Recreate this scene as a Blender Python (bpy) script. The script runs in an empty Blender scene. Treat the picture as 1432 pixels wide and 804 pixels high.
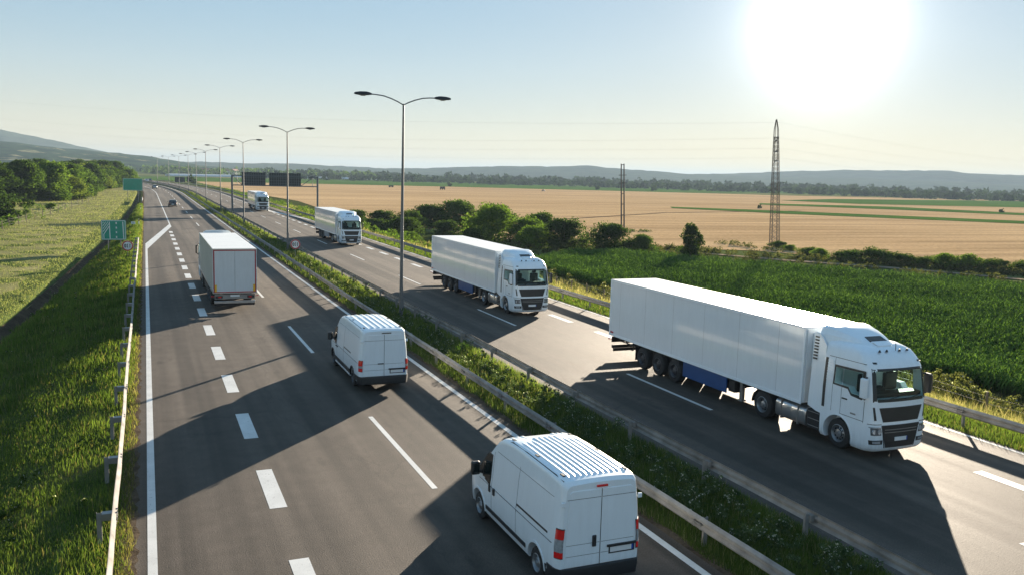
import bpy, math, random
import numpy as np
from mathutils import Vector

# ------------------------------------------------------------------ camera
SC = bpy.context.scene
COL = SC.collection
CAM_H = 8.6067
F_PX, YAW, PITCH, ROLL = 1206.86, 0.4025, 0.1279, -0.0284
cd = bpy.data.cameras.new('camera'); cam = bpy.data.objects.new('camera', cd); COL.objects.link(cam)
cy_, sy_, cp_, sp_ = math.cos(YAW), math.sin(YAW), math.cos(PITCH), math.sin(PITCH)
fwd = Vector((sy_*cp_, cy_*cp_, -sp_)); rgt = Vector((cy_, -sy_, 0)); up = rgt.cross(fwd)
r2 = rgt*math.cos(ROLL) - up*math.sin(ROLL); u2 = up*math.cos(ROLL) + rgt*math.sin(ROLL)
from mathutils import Matrix
M = Matrix((r2, u2, -fwd)).transposed().to_4x4(); M.translation = Vector((0, 0, CAM_H))
cam.matrix_world = M
cd.sensor_width = 36; cd.lens = F_PX*36/1432; cd.clip_start = 0.5; cd.clip_end = 40000
SC.camera = cam

# ------------------------------------------------------------------ sky, sun, exposure
SUN_AZ, SUN_EL = math.radians(42.0), math.radians(9.7)      # azimuth clockwise from +Y
SUN = Vector((math.sin(SUN_AZ)*math.cos(SUN_EL), math.cos(SUN_AZ)*math.cos(SUN_EL), math.sin(SUN_EL)))
w = bpy.data.worlds.new("World"); SC.world = w; w.use_nodes = True
wn, wl = w.node_tree.nodes, w.node_tree.links
wn.clear()
sky = wn.new('ShaderNodeTexSky'); sky.sky_type = 'NISHITA'; sky.sun_disc = False
sky.sun_elevation = SUN_EL; sky.sun_rotation = SUN_AZ; sky.air_density = 1.0; sky.dust_density = 0.1; sky.ozone_density = 2.0
bg = wn.new('ShaderNodeBackground'); bg.inputs[1].default_value = 0.100
wo = wn.new('ShaderNodeOutputWorld')
gm = wn.new('ShaderNodeGamma'); gm.inputs[1].default_value = 0.22; wl.new(sky.outputs[0], gm.inputs[0])
hs = wn.new('ShaderNodeHueSaturation'); hs.inputs['Saturation'].default_value = 2.5; wl.new(gm.outputs[0], hs.inputs['Color'])
tn = wn.new('ShaderNodeMix'); tn.data_type = 'RGBA'; tn.blend_type = 'MULTIPLY'; tn.inputs[0].default_value = 1; tn.inputs[7].default_value = (.86, .985, 1.10, 1)
wl.new(hs.outputs[0], tn.inputs[6]); 
# aureole: forward scattering round the low sun, a function of the angle to the sun only
tc = wn.new('ShaderNodeTexCoord'); dt = wn.new('ShaderNodeVectorMath'); dt.operation = 'DOT_PRODUCT'; dt.inputs[1].default_value = SUN
wl.new(tc.outputs['Generated'], dt.inputs[0]); acc = tn.outputs[2]
mx0 = wn.new('ShaderNodeMath'); mx0.operation = 'MAXIMUM'; wl.new(dt.outputs['Value'], mx0.inputs[0]); mx0.inputs[1].default_value = 0
for pw_, k_, c_ in ((900, 7.0, (1, .98, .94)), (240, .95, (1, .985, .96)), (26, .11, (1, .97, .93))):
    pw = wn.new('ShaderNodeMath'); pw.operation = 'POWER'; wl.new(mx0.outputs[0], pw.inputs[0]); pw.inputs[1].default_value = pw_
    sc_ = wn.new('ShaderNodeVectorMath'); sc_.operation = 'SCALE'; sc_.inputs[0].default_value = tuple(k_*q for q in c_); wl.new(pw.outputs[0], sc_.inputs['Scale'])
    ad_ = wn.new('ShaderNodeVectorMath'); ad_.operation = 'ADD'; wl.new(acc, ad_.inputs[0]); wl.new(sc_.outputs[0], ad_.inputs[1]); acc = ad_.outputs[0]
# pale warm air close to the horizon
sx = wn.new('ShaderNodeSeparateXYZ'); wl.new(tc.outputs['Generated'], sx.inputs[0])
iz = wn.new('ShaderNodeMath'); iz.operation = 'SUBTRACT'; iz.inputs[0].default_value = 1; iz.use_clamp = True; wl.new(sx.outputs['Z'], iz.inputs[1])
hp = wn.new('ShaderNodeMath'); hp.operation = 'POWER'; wl.new(iz.outputs[0], hp.inputs[0]); hp.inputs[1].default_value = 15
hsx = wn.new('ShaderNodeVectorMath'); hsx.operation = 'SCALE'; hsx.inputs[0].default_value = (1.15, .55, .10); wl.new(hp.outputs[0], hsx.inputs['Scale'])
ha = wn.new('ShaderNodeVectorMath'); ha.operation = 'ADD'; wl.new(acc, ha.inputs[0]); wl.new(hsx.outputs[0], ha.inputs[1]); acc = ha.outputs[0]
wl.new(acc, bg.inputs[0]); wl.new(bg.outputs[0], wo.inputs[0])
sl = bpy.data.lights.new('sun', 'SUN'); sl.energy = 5.0; sl.angle = math.radians(0.5); sl.color = (1.0, 0.86, 0.68)
so = bpy.data.objects.new('sun', sl); COL.objects.link(so)
so.rotation_euler = SUN.to_track_quat('Z', 'Y').to_euler()
SC.view_settings.view_transform = 'Standard'; SC.view_settings.look = 'None'
SC.view_settings.exposure = 2.2; SC.view_settings.gamma = 1.0
SC.render.engine = 'CYCLES'
SC.cycles.use_denoising = True
SC.cycles.max_bounces = 6; SC.cycles.transparent_max_bounces = 6; SC.cycles.volume_bounces = 0

RS = np.random.RandomState(7); random.seed(7)

# ------------------------------------------------------------------ helpers
def s_curve(y):                     # sideways shift of the road axis: straight, then bending left
    return -3.2e-4*max(0.0, y-290.0)**2
def s_np(y): return -3.2e-4*np.maximum(0.0, y-290.0)**2

def new_mat(name):
    m = bpy.data.materials.new(name); m.use_nodes = True
    nt = m.node_tree; b = nt.nodes['Principled BSDF']
    return m, nt, b
def P(nt, kind, **kw):
    n = nt.nodes.new(kind)
    for k, v in kw.items(): setattr(n, k, v)
    return n
def noise(nt, scale, detail=4, rough=.55, vec=None, stretch=None):
    n = P(nt, 'ShaderNodeTexNoise'); n.inputs['Scale'].default_value = scale
    n.inputs['Detail'].default_value = detail; n.inputs['Roughness'].default_value = rough
    if vec is None:
        vec = coords(nt, stretch)
    nt.links.new(vec, n.inputs['Vector'])
    return n.outputs['Fac']
def coords(nt, stretch=None, obj=False):
    if obj: g = P(nt, 'ShaderNodeTexCoord').outputs['Object']
    else: g = P(nt, 'ShaderNodeNewGeometry').outputs['Position']
    if stretch:
        mp = P(nt, 'ShaderNodeMapping'); mp.inputs['Scale'].default_value = stretch
        nt.links.new(g, mp.inputs['Vector']); g = mp.outputs['Vector']
    return g
def ramp(nt, fac, stops):
    r = P(nt, 'ShaderNodeValToRGB'); e = r.color_ramp.elements
    while len(e) < len(stops): e.new(.5)
    for i, (p, c) in enumerate(stops):
        e[i].position = p; e[i].color = (*c, 1) if len(c) == 3 else c
    nt.links.new(fac, r.inputs[0]); return r.outputs[0]
def mixc(nt, fac, a, b, mode='MIX'):
    m = P(nt, 'ShaderNodeMix', data_type='RGBA', blend_type=mode)
    for s, v in ((0, fac), (6, a), (7, b)):
        if hasattr(v, 'default_value') or hasattr(v, 'is_linked'): nt.links.new(v, m.inputs[s])
        elif s == 0: m.inputs[0].default_value = v
        else: m.inputs[s].default_value = (*v, 1)
    return m.outputs[2]
def bump(nt, b, h, strength, dist=.02):
    n = P(nt, 'ShaderNodeBump'); n.inputs['Strength'].default_value = strength; n.inputs['Distance'].default_value = dist
    nt.links.new(h, n.inputs['Height']); nt.links.new(n.outputs[0], b.inputs['Normal'])
def grey(v): return (v, v, v)

MATS = {}
def simple(name, col, rough=.5, metal=0., var=.12, vscale=3., coat=0., bmp=0., bscale=40., spec=.5, emis=None, grime=0.):
    if name in MATS: return MATS[name]
    m, nt, b = new_mat(name)
    f = noise(nt, vscale, 5, .6, coords(nt, None, True))
    c = tuple(x*(1-var) for x in col); d = tuple(min(1, x*(1+var)) for x in col)
    cc = ramp(nt, f, [(.3, c), (.7, d)])
    if grime:                           # road dirt: streaks, thicker low down
        g = coords(nt, None, True); mp = P(nt, 'ShaderNodeMapping'); mp.inputs['Scale'].default_value = (3, 3, .5); nt.links.new(g, mp.inputs[0])
        sz = P(nt, 'ShaderNodeSeparateXYZ'); nt.links.new(g, sz.inputs[0])
        low = ramp(nt, sz.outputs['Z'], [(.25, grey(.9)), (1., grey(.22))])
        cc = mixc(nt, grime, cc, mixc(nt, mixc(nt, 1., low, ramp(nt, noise(nt, 2.2, 6, .7, mp.outputs[0]), [(.35, grey(.15)), (.7, grey(1))]), 'MULTIPLY'), col, (.20, .18, .15)))
    nt.links.new(cc, b.inputs['Base Color'])
    b.inputs['Roughness'].default_value = rough; b.inputs['Metallic'].default_value = metal
    b.inputs['Coat Weight'].default_value = coat; b.inputs['Coat Roughness'].default_value = .06
    b.inputs['Specular IOR Level'].default_value = spec
    if bmp: bump(nt, b, noise(nt, bscale, 3, .5, coords(nt, None, True)), bmp, .01)
    if emis:
        b.inputs['Emission Color'].default_value = (*emis[0], 1); b.inputs['Emission Strength'].default_value = emis[1]
    MATS[name] = m; return m

# --- setting materials
def asphalt():
    m, nt, b = new_mat('asphalt')
    big = noise(nt, .12, 4, .6); lane = noise(nt, 1., 3, .5, None, (1.15, .02, 1)); fine = noise(nt, 28, 3, .7)
    mid = noise(nt, 1.6, 6, .65)
    c = ramp(nt, big, [(.3, (.060, .049, .040)), (.7, (.088, .072, .058))])
    c = mixc(nt, .75, c, ramp(nt, lane, [(.38, grey(.58)), (.62, grey(1.45))]), 'MULTIPLY')
    stain = noise(nt, .55, 5, .7, None, (1, .35, 1))
    c = mixc(nt, ramp(nt, stain, [(.60, grey(0)), (.70, grey(.55))]), c, (.022, .019, .017))
    c = mixc(nt, .8, c, ramp(nt, mid, [(.3, grey(.8)), (.75, grey(1.2))]), 'MULTIPLY')
    spk = noise(nt, 70, 2, .6)
    c = mixc(nt, ramp(nt, spk, [(.66, grey(0)), (.72, grey(.7))]), c, (.20, .18, .155))
    c = mixc(nt, .8, c, ramp(nt, fine, [(.3, grey(.6)), (.72, grey(1.5))]), 'MULTIPLY')
    # hairline cracks, thin and irregular
    v = P(nt, 'ShaderNodeTexVoronoi', feature='DISTANCE_TO_EDGE'); v.inputs['Scale'].default_value = .16
    mp = P(nt, 'ShaderNodeMapping'); mp.inputs['Scale'].default_value = (1, .35, 1)
    wob = P(nt, 'ShaderNodeTexNoise'); wob.inputs['Scale'].default_value = .8; wob.inputs['Detail'].default_value = 6
    gp = coords(nt); nt.links.new(gp, wob.inputs['Vector'])
    ad = P(nt, 'ShaderNodeVectorMath', operation='ADD'); nt.links.new(gp, ad.inputs[0]); nt.links.new(wob.outputs['Color'], ad.inputs[1])
    nt.links.new(ad.outputs[0], mp.inputs['Vector']); nt.links.new(mp.outputs[0], v.inputs['Vector'])
    c = mixc(nt, ramp(nt, v.outputs['Distance'], [(0, grey(.30)), (.005, grey(0))]), c, (.02, .018, .016))
    nt.links.new(c, b.inputs['Base Color'])
    nt.links.new(ramp(nt, lane, [(.3, grey(.70)), (.7, grey(.80))]), b.inputs['Roughness'])
    b.inputs['Specular IOR Level'].default_value = .15
    bump(nt, b, fine, .7, .012)
    return m
def paint_mat(name, col):
    m, nt, b = new_mat(name)
    wear = noise(nt, 9, 7, .75); big = noise(nt, 1.2, 4)
    c = ramp(nt, big, [(.3, tuple(x*.8 for x in col)), (.7, col)])
    c = mixc(nt, ramp(nt, wear, [(.33, grey(.85)), (.41, grey(0))]), c, (.09, .085, .08))
    nt.links.new(c, b.inputs['Base Color']); b.inputs['Roughness'].default_value = .55
    bump(nt, b, noise(nt, 30, 3), .3, .006)
    return m
def ground_mat(name, stops, scale=.5, detail=8, fine=12., bstr=.6, rough=.95, stretch=None, rows=None):
    m, nt, b = new_mat(name)
    f = noise(nt, scale, detail, .6, None, stretch)
    c = ramp(nt, f, stops)
    c = mixc(nt, .6, c, ramp(nt, noise(nt, fine, 4, .7), [(.3, grey(.55)), (.7, grey(1.5))]), 'MULTIPLY')
    if rows:
        wv = noise(nt, 1., 3, .6, None, rows[0])
        c = mixc(nt, rows[1], c, ramp(nt, wv, [(.38, grey(.62)), (.55, grey(1.15))]), 'MULTIPLY')
    nt.links.new(c, b.inputs['Base Color']); b.inputs['Roughness'].default_value = rough
    b.inputs['Specular IOR Level'].default_value = .0
    bump(nt, b, noise(nt, fine, 4, .7), bstr, .05)
    return m
def leaf_mat(name, trans=.45, rough=.6, spec=0.):
    """colour comes from a per-vertex tint of the leaves themselves"""
    m, nt, b = new_mat(name)
    a = P(nt, 'ShaderNodeAttribute'); a.attribute_name = 'tint'
    nt.links.new(a.outputs['Color'], b.inputs['Base Color']); b.inputs['Roughness'].default_value = rough
    b.inputs['Specular IOR Level'].default_value = spec
    t = P(nt, 'ShaderNodeBsdfTranslucent')
    tc = mixc(nt, 1., a.outputs['Color'], (1.12, 1.18, .62), 'MULTIPLY'); nt.links.new(tc, t.inputs['Color'])
    mx = P(nt, 'ShaderNodeMixShader'); mx.inputs[0].default_value = trans
    nt.links.new(b.outputs[0], mx.inputs[1]); nt.links.new(t.outputs[0], mx.inputs[2])
    nt.links.new(mx.outputs[0], nt.nodes['Material Output'].inputs[0])
    return m
ASPH = asphalt(); WPAINT = paint_mat('road_paint', (.62, .62, .60))
GRASSG = ground_mat('turf', [(.3, (.030, .045, .012)), (.5, (.055, .070, .020)), (.7, (.10, .095, .04))])
MEADOW = ground_mat('dry_meadow', [(.3, (.13, .14, .05)), (.5, (.20, .19, .085)), (.7, (.30, .26, .13))], .18, 8, 5.)
WHEAT = ground_mat('ripe_wheat', [(.3, (.37, .245, .130)), (.7, (.50, .345, .19))], .012, 6, 1.5, .3, .9, (.5, 2, 1), ((.012, .30, 1), .55))
CROPG = ground_mat('green_crop', [(.3, (.045, .095, .02)), (.7, (.085, .15, .03))], .02, 5, 1.2, .3)
DRYF = ground_mat('dry_field_far', [(.3, (.24, .20, .10)), (.5, (.10, .13, .04)), (.7, (.34, .25, .13))], .012, 5, .5, .3)
FARG = ground_mat('plain_ground', [(.3, (.05, .085, .025)), (.5, (.10, .12, .04)), (.62, (.22, .19, .09)), (.75, (.07, .10, .03))], .006, 6, .4, .3)
SOIL = ground_mat('ditch_soil', [(.3, (.055, .040, .028)), (.7, (.12, .09, .06))], 1.2, 8, 10, .9)
DUST = ground_mat('dusty_verge', [(.3, (.055, .042, .03)), (.7, (.13, .10, .07))], 2.2, 8, 14, .8)
TRACKM = ground_mat('dirt_track', [(.3, (.20, .15, .10)), (.7, (.34, .27, .18))], .8, 6, 6, .5)
LEAF = leaf_mat('leaves'); BLADE = leaf_mat('grass_blades', .5, .55); CORNM = leaf_mat('corn_leaves', .35, .75, 0.)
BARK = simple('bark', (.07, .055, .04), .9, 0, .4, 2., 0, .8, 12)
STEEL = simple('galvanised_steel', (.25, .235, .215), .85, .0, .35, 1.4, 0, .15, 20, .15)
STEELD = simple('weathered_steel', (.26, .255, .25), .5, .6, .3, 1., 0, .2, 20)
POLE = simple('lamp_pole_grey', (.13, .14, .15), .45, .4, .15, .6)
DARK = simple('dark_metal', (.02, .022, .025), .5, .3, .2)
CHAS = simple('chassis_black', (.018, .018, .02), .6, .2, .3, 3)
PLAST = simple('black_plastic', (.022, .023, .025), .45, 0, .15, 6)
TYRE = simple('tyre_rubber', (.022, .021, .021), .85, 0, .25, 10, 0, .4, 60)
RIM = simple('steel_rim', (.28, .29, .30), .4, .7, .2, 6)
RIMD = simple('dark_rim', (.09, .09, .095), .45, .6, .2, 6)
WHITE = simple('white_lorry_paint', (.83, .89, .93), .30, 0, .03, .8, .5, grime=.38)
PANEL = simple('white_trailer_panel', (.82, .86, .89), .12, 0, .04, .6, .9, .16, .8, grime=.35)
ROOFM = simple('white_roof_sheet', (.78, .77, .74), .38, 0, .05, .8)
CURT = simple('beige_curtain', (.40, .39, .35), .6, 0, .08, .9, 0, .2, 2)
DOORM = simple('silver_door_panel', (.66, .69, .71), .4, .1, .05, 1.5, grime=.6)
SEAM_CREASE_SHADE = simple('panel_seam', (.16, .17, .18), .6)  # real door seams, and the shade painted along the van creases
def clear_glass():
    m, nt, b = new_mat('clear_glass'); b.inputs['Base Color'].default_value = (.01, .015, .015, 1); b.inputs['Roughness'].default_value = .03
    t = P(nt, 'ShaderNodeBsdfTransparent'); t.inputs[0].default_value = (.90, 1.0, .98, 1); mx = P(nt, 'ShaderNodeMixShader'); mx.inputs[0].default_value = .86
    nt.links.new(b.outputs[0], mx.inputs[1]); nt.links.new(t.outputs[0], mx.inputs[2]); nt.links.new(mx.outputs[0], nt.nodes['Material Output'].inputs[0]); return m
CLEARG = clear_glass()
GLASS = simple('tinted_glass', (.012, .018, .018), .04, 0, .1, 1, 0, 0, 40, .8)
CHROME = simple('chrome', (.6, .62, .64), .18, .95, .05)
ALU = simple('tank_aluminium', (.45, .46, .47), .32, .85, .1, 3)
BLUE = simple('blue_skirt', (.006, .060, .20), .4, 0, .1, 2, .2)
GSKIRT = simple('grey_skirt', (.22, .25, .29), .45, 0, .1, 2)
REDL = simple('red_lens', (.30, .010, .012), .15, 0, .15, 8, .6, 0, 40, .5, ((1, .03, .02), .02))
REDF = simple('red_frame', (.42, .03, .04), .5, 0, .15, 3)
YEL = simple('yellow_reflector', (.80, .45, .02), .35, 0, .08, 5)
LENSD = simple('dark_lens', (.14, .15, .16), .12, .3, .3, 12, .8)
LENS = simple('clear_lens', (.42, .45, .47), .1, .3, .25, 12, .8)
PLATE = simple('number_plate', (.75, .76, .76), .35, 0, .03)
PBLUE = simple('plate_blue', (.02, .08, .40), .4)
GREEN = simple('green_sign_face', (.0, .27, .185), .35, 0, .08, 1.5, .2)
SWHITE = simple('white_sign_face', (.72, .74, .74), .4, 0, .05)
SRED = simple('red_sign_ring', (.42, .02, .03), .4, 0, .08)
SBLACK = simple('black_lettering', (.02, .02, .02), .5)
RIBM = simple('board_rib_steel', (.17, .19, .21), .5, .3)
SIGNB = simple('sign_back', (.035, .042, .05), .55, .3, .2, 1.)
GANT = simple('gantry_steel', (.10, .12, .14), .5, .4, .15, .6)
WOODP = simple('weathered_post', (.16, .12, .085), .9, 0, .3, 3)
RUST = simple('rusty_lattice', (.13, .115, .10), .7, .3, .3, 1.5)
GRAYC = simple('dull_cable', (.22, .23, .24), .6, .3)
CREAM = simple('house_wall', (.6, .56, .48), .8); TILE = simple('roof_tile', (.25, .10, .06), .8)
POLY = simple('polytunnel_film', (.50, .52, .53), .35, 0, .05, .1)
FLOW = simple('white_petals', (.7, .7, .62), .7)

class MB:
    def __init__(s): s.v = []; s.f = []
    def add(s, vs, fs):
        o = len(s.v); s.v += [tuple(map(float, q)) for q in vs]; s.f += [tuple(i+o for i in f) for f in fs]; return s
    def box(s, x0, x1, y0, y1, z0, z1):
        return s.add([(x0,y0,z0),(x1,y0,z0),(x1,y1,z0),(x0,y1,z0),(x0,y0,z1),(x1,y0,z1),(x1,y1,z1),(x0,y1,z1)],
                     [(0,3,2,1),(4,5,6,7),(0,1,5,4),(1,2,6,5),(2,3,7,6),(3,0,4,7)])
    def cyl(s, p0, p1, r0, r1=None, n=12, caps=True):
        p0, p1 = Vector(p0), Vector(p1); r1 = r0 if r1 is None else r1
        d = (p1-p0).normalized(); a = d.orthogonal().normalized(); b = d.cross(a)
        vs = [p+(a*math.cos(t)+b*math.sin(t))*r for p, r in ((p0, r0), (p1, r1)) for t in [2*math.pi*i/n for i in range(n)]]
        fs = [(i, (i+1) % n, n+(i+1) % n, n+i) for i in range(n)]
        if caps: fs += [tuple(range(n-1, -1, -1)), tuple(range(n, 2*n))]
        return s.add(vs, fs)
    def prism(s, pts, fn):              # pts: 2-D polygon, fn(p, side) -> 3-D
        n = len(pts); vs = [fn(p, 0) for p in pts]+[fn(p, 1) for p in pts]
        return s.add(vs, [tuple(range(n)), tuple(range(2*n-1, n-1, -1))]+[(i, n+i, n+(i+1) % n, (i+1) % n) for i in range(n)])
    def loft(s, rings, caps=True, closed=True):
        n = len(rings[0]); vs = [p for r in rings for p in r]; fs = []
        for k in range(len(rings)-1):
            for i in range(n if closed else n-1):
                j = (i+1) % n; fs.append((k*n+i, k*n+j, (k+1)*n+j, (k+1)*n+i))
        if caps: fs += [tuple(range(n-1, -1, -1)), tuple(range((len(rings)-1)*n, len(rings)*n))]
        return s.add(vs, fs)
    def lathe(s, prof, c, axis='x', n=28, caps=True):
        rings = []
        for a, r in prof:
            ring = []
            for i in range(n):
                t = 2*math.pi*i/n
                q = (a, r*math.cos(t), r*math.sin(t)) if axis == 'x' else (r*math.cos(t), r*math.sin(t), a)
                ring.append((c[0]+q[0], c[1]+q[1], c[2]+q[2]))
            rings.append(ring)
        return s.loft(rings, caps=caps)
    def tube(s, pts, r, n=8):
        for a, b in zip(pts[:-1], pts[1:]): s.cyl(a, b, r, r, n)
        return s
    def build(s, name, mat, parent=None, smooth=None, bevel=0., fix=True, **props):
        me = bpy.data.meshes.new(name); me.from_pydata(s.v, [], s.f); me.update()
        if fix:
            import bmesh
            bm = bmesh.new(); bm.from_mesh(me); bmesh.ops.recalc_face_normals(bm, faces=bm.faces); bm.to_mesh(me); bm.free()
        o = bpy.data.objects.new(name, me); COL.objects.link(o)
        if mat: me.materials.append(mat)
        if smooth:
            me.shade_smooth(); me.set_sharp_from_angle(angle=math.radians(smooth))
        if bevel:
            b = o.modifiers.new('bevel', 'BEVEL'); b.width = bevel; b.segments = 2; b.limit_method = 'ANGLE'; b.angle_limit = math.radians(40)
            b.harden_normals = False
        if parent: o.parent = parent
        for k, v in props.items(): o[k] = v
        return o
def tag(o, label, cat, group=None):
    o['label'] = label; o['category'] = cat
    if group: o['group'] = group
    return o
def empty(name, loc, rz=0., label=None, cat=None, group=None):
    o = bpy.data.objects.new(name, None); COL.objects.link(o); o.location = loc; o.rotation_euler = (0, 0, rz)
    o.empty_display_size = .2
    if label: tag(o, label, cat, group)
    return o
KIDS = {}
def kids(o): return [c for c in bpy.data.objects if c.parent == o]
def copy_tree(o, parent=None):
    c = o.copy(); COL.objects.link(c); c.parent = parent
    for ch in kids(o): copy_tree(ch, c)
    return c
def place(proto, first, loc, rz, label, scale=None):
    o = proto if first else copy_tree(proto)
    o.location = loc; o.rotation_euler = (0, 0, rz); o['label'] = label
    if scale: o.scale = scale
    return o
def structure(o): o['kind'] = 'structure'; return o
def stuff(o, label, cat):
    o['kind'] = 'stuff'; return tag(o, label, cat)

# ------------------------------------------------------------------ terrain
DITCH = [(-60, -9.2), (18, -8.6), (54, -7.7), (67, -6.9), (88, -5.9), (115, -4.5), (160, -3.3), (207, -2.4), (329, -1.6), (3000, -1.6)]
def ditch_x(y): return np.interp(y, [a for a, _ in DITCH], [b for _, b in DITCH])
def ditch_z(y): return np.interp(y, [0, 60, 130, 210, 330], [-1.12, -1.12, -.95, -.65, -.45])
def terrain(x, y):
    x = np.asarray(x, float); y = np.asarray(y, float)
    xr = x - s_np(y); dx = ditch_x(y); dz = ditch_z(y)
    z = np.full(np.broadcast(x, y).shape, -.03)
    t = np.clip((-1.25-xr)/np.maximum(.2, -1.25-dx), 0, 1)
    z = np.where(xr < -1.25, -.03 + dz*t, z)
    b = np.clip((dx-.35-xr)/.7, 0, 1); z = np.where(xr < dx-.35, dz-.03+b*.35, z)
    g = np.exp(-((xr-dx)/.38)**2)*.28; z = z - np.where(y < 300, g, 0)
    m = np.clip((dx-2-xr)/60, 0, 1); z = z + np.where(xr < dx-2, m*.4, 0)
    r = np.clip((xr-28.)/7., 0, 1); z = np.where(xr > 28., -.03-1.47*(r*r*(3-2*r)), z)
    und = .07*np.sin(x*.9+y*.35)*np.sin(y*.7) ; off = np.where((xr < -2) | ((xr > 29) & (xr < 36)), 1, 0)
    z = z + und*off
    med = .05*np.clip((xr-12.0)/.8, 0, 1)*np.clip((15.0-xr)/.5, 0, 1); z = z+med
    far = np.clip((np.abs(xr-13)-200)/1500, 0, 1); z = z - far*0.0
    return z
def grid_mesh(name, xs, ys, mat, zoff=0., clip=None):
    X, Y = np.meshgrid(xs, ys); Z = terrain(X, Y)+zoff
    n, m = X.shape; v = np.stack([X, Y, Z], -1).reshape(-1, 3)
    i = np.arange(n-1)[:, None]*m+np.arange(m-1)[None]; f = np.stack([i, i+1, i+m+1, i+m], -1).reshape(-1, 4)
    return np_mesh(name, v, f, mat)
def np_mesh(name, v, f, mat, tint=None, parent=None, smooth=False):
    me = bpy.data.meshes.new(name); nv, nf, k = len(v), len(f), f.shape[1]
    me.vertices.add(nv); me.vertices.foreach_set('co', np.ascontiguousarray(v, np.float32).ravel())
    me.loops.add(nf*k); me.loops.foreach_set('vertex_index', np.ascontiguousarray(f, np.int32).ravel())
    me.polygons.add(nf); me.polygons.foreach_set('loop_start', np.arange(0, nf*k, k, dtype=np.int32))
    me.polygons.foreach_set('loop_total', np.full(nf, k, np.int32))
    if tint is not None:
        a = me.color_attributes.new('tint', 'FLOAT_COLOR', 'POINT')
        c = np.ones((nv, 4), np.float32); c[:, :3] = tint; a.data.foreach_set('color', c.ravel())
    me.update(calc_edges=True); me.validate()
    if smooth: me.shade_smooth()
    o = bpy.data.objects.new(name, me); COL.objects.link(o); me.materials.append(mat)
    if parent: o.parent = parent
    return o
xs = np.unique(np.concatenate([np.linspace(-9000, -300, 24), np.linspace(-300, -40, 27), np.linspace(-40, -14, 27), np.linspace(-14, 0, 57), np.linspace(0, 28, 15), np.linspace(28, 40, 25), np.linspace(40, 120, 17), np.linspace(120, 400, 20), np.linspace(400, 12000, 40)]))
ys = np.unique(np.concatenate([np.linspace(-60, 0, 7), np.linspace(0, 140, 71), np.linspace(140, 520, 96), np.linspace(520, 1200, 30), np.linspace(1200, 12000, 40)]))
structure(grid_mesh('ground', xs, ys, FARG))

def strip(name, x0, x1, y0, y1, z, mat, step=None):
    ys_ = [y0]; step = step or 6.
    while ys_[-1] < y1-1e-6: ys_.append(min(y1, ys_[-1]+step))
    b = MB(); vs = []; 
    for y in ys_:
        s = s_curve(y); vs += [(x0+s, y, z), (x1+s, y, z)]
    b.add(vs, [(2*i, 2*i+1, 2*i+3, 2*i+2) for i in range(len(ys_)-1)])
    return b if name is None else b.build(name, mat)
structure(strip('road', -.48, 11.66, -25, 720, 0, ASPH)); structure(strip('opposite_road', 14.95, 26.75, -25, 720, 0, ASPH))

def sheet(name, xfn, y0, y1, ny, nx, mat, zoff):
    """a ground sheet following the terrain: xfn(y) -> (x0, x1)"""
    Y = np.linspace(y0, y1, ny); V = []
    for y in Y:
        a, b = xfn(y); X = np.linspace(a, b, nx); V.append(np.stack([X, np.full(nx, y), terrain(X, np.full(nx, y))+zoff], -1))
    v = np.concatenate(V); i = np.arange(ny-1)[:, None]*nx+np.arange(nx-1)[None]
    return np_mesh(name, v, np.stack([i, i+1, i+nx+1, i+nx], -1).reshape(-1, 4), mat)
def gx(y): return ditch_x(y)+s_curve(y)
structure(sheet('verge_turf', lambda y: (gx(y)+.35, s_curve(y)-.60), -20, 420, 221, 14, GRASSG, .012))
structure(sheet('road_shoulder', lambda y: (s_curve(y)-.78, s_curve(y)-.37+.045*math.sin(y*5.1)+.035*math.sin(y*13.7+1)+RS.uniform(-.02, .02)), -20, 420, 1761, 7, DUST, .038))
structure(sheet('ditch', lambda y: (gx(y)-.60, gx(y)+.40), -20, 300, 161, 7, SOIL, .030))
structure(sheet('meadow', lambda y: (-150, gx(y)-.5), -20, 420, 111, 60, MEADOW, .015))
structure(sheet('median_turf', lambda y: (s_curve(y)+11.60, s_curve(y)+15.12), -20, 560, 291, 21, GRASSG, .014))
structure(sheet('median_shoulder', lambda y: (s_curve(y)+11.60, s_curve(y)+11.88+.05*math.sin(y*1.7)), -20, 560, 581, 9, DUST, .036))
structure(sheet('roadside_turf', lambda y: (s_curve(y)+26.7, s_curve(y)+46), -20, 640, 331, 24, GRASSG, .012))

# road markings
def marking(name, boxes):
    b = MB()
    for (x0, x1, y0, y1) in boxes:
        t = strip(None, x0, x1, y0, y1, .004, None); b.add(t.v, t.f)
    return structure(b.build(name, WPAINT))
marking('left_edge_line', [(-.15, .05, -20, 102.)])
marking('lane_edge_line', [(3.13, 3.31, 134.8, 700)])
marking('median_edge_line', [(11.13, 11.33, -20, 700)])
marking('merge_lane_dashes', [(2.74, 3.18, 21.85-6.21*1+6.21*k, 24.9-6.21*1+6.21*k) for k in range(0, 18)])
marking('lane_dashes', [(7.10, 7.26, 2.9+19.0*k, 10.4+19.0*k) for k in range(0, 30)])
b = MB(); b.add([(-.15, 98.4, .005), (.05, 97.6, .005), (3.35, 134.3, .005), (3.13, 139.4, .005), (-.15, 104.2, .005)], [(0, 1, 2, 3, 4)])
structure(b.build('exit_taper_line', WPAINT))
marking('opposite_lane_dashes', [(19.62, 19.78, 7.45+19.05*k, 13.75+19.05*k) for k in range(0, 30)])
marking('opposite_merge_dashes', [(23.24, 23.64, 14.95+6.17*k, 18.0+6.17*k) for k in range(0, 27)])
marking('opposite_edge_line', [(26.45, 26.6, -20, 158)])
marking('opposite_lane_edge', [(23.35, 23.53, 192, 560)])
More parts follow.
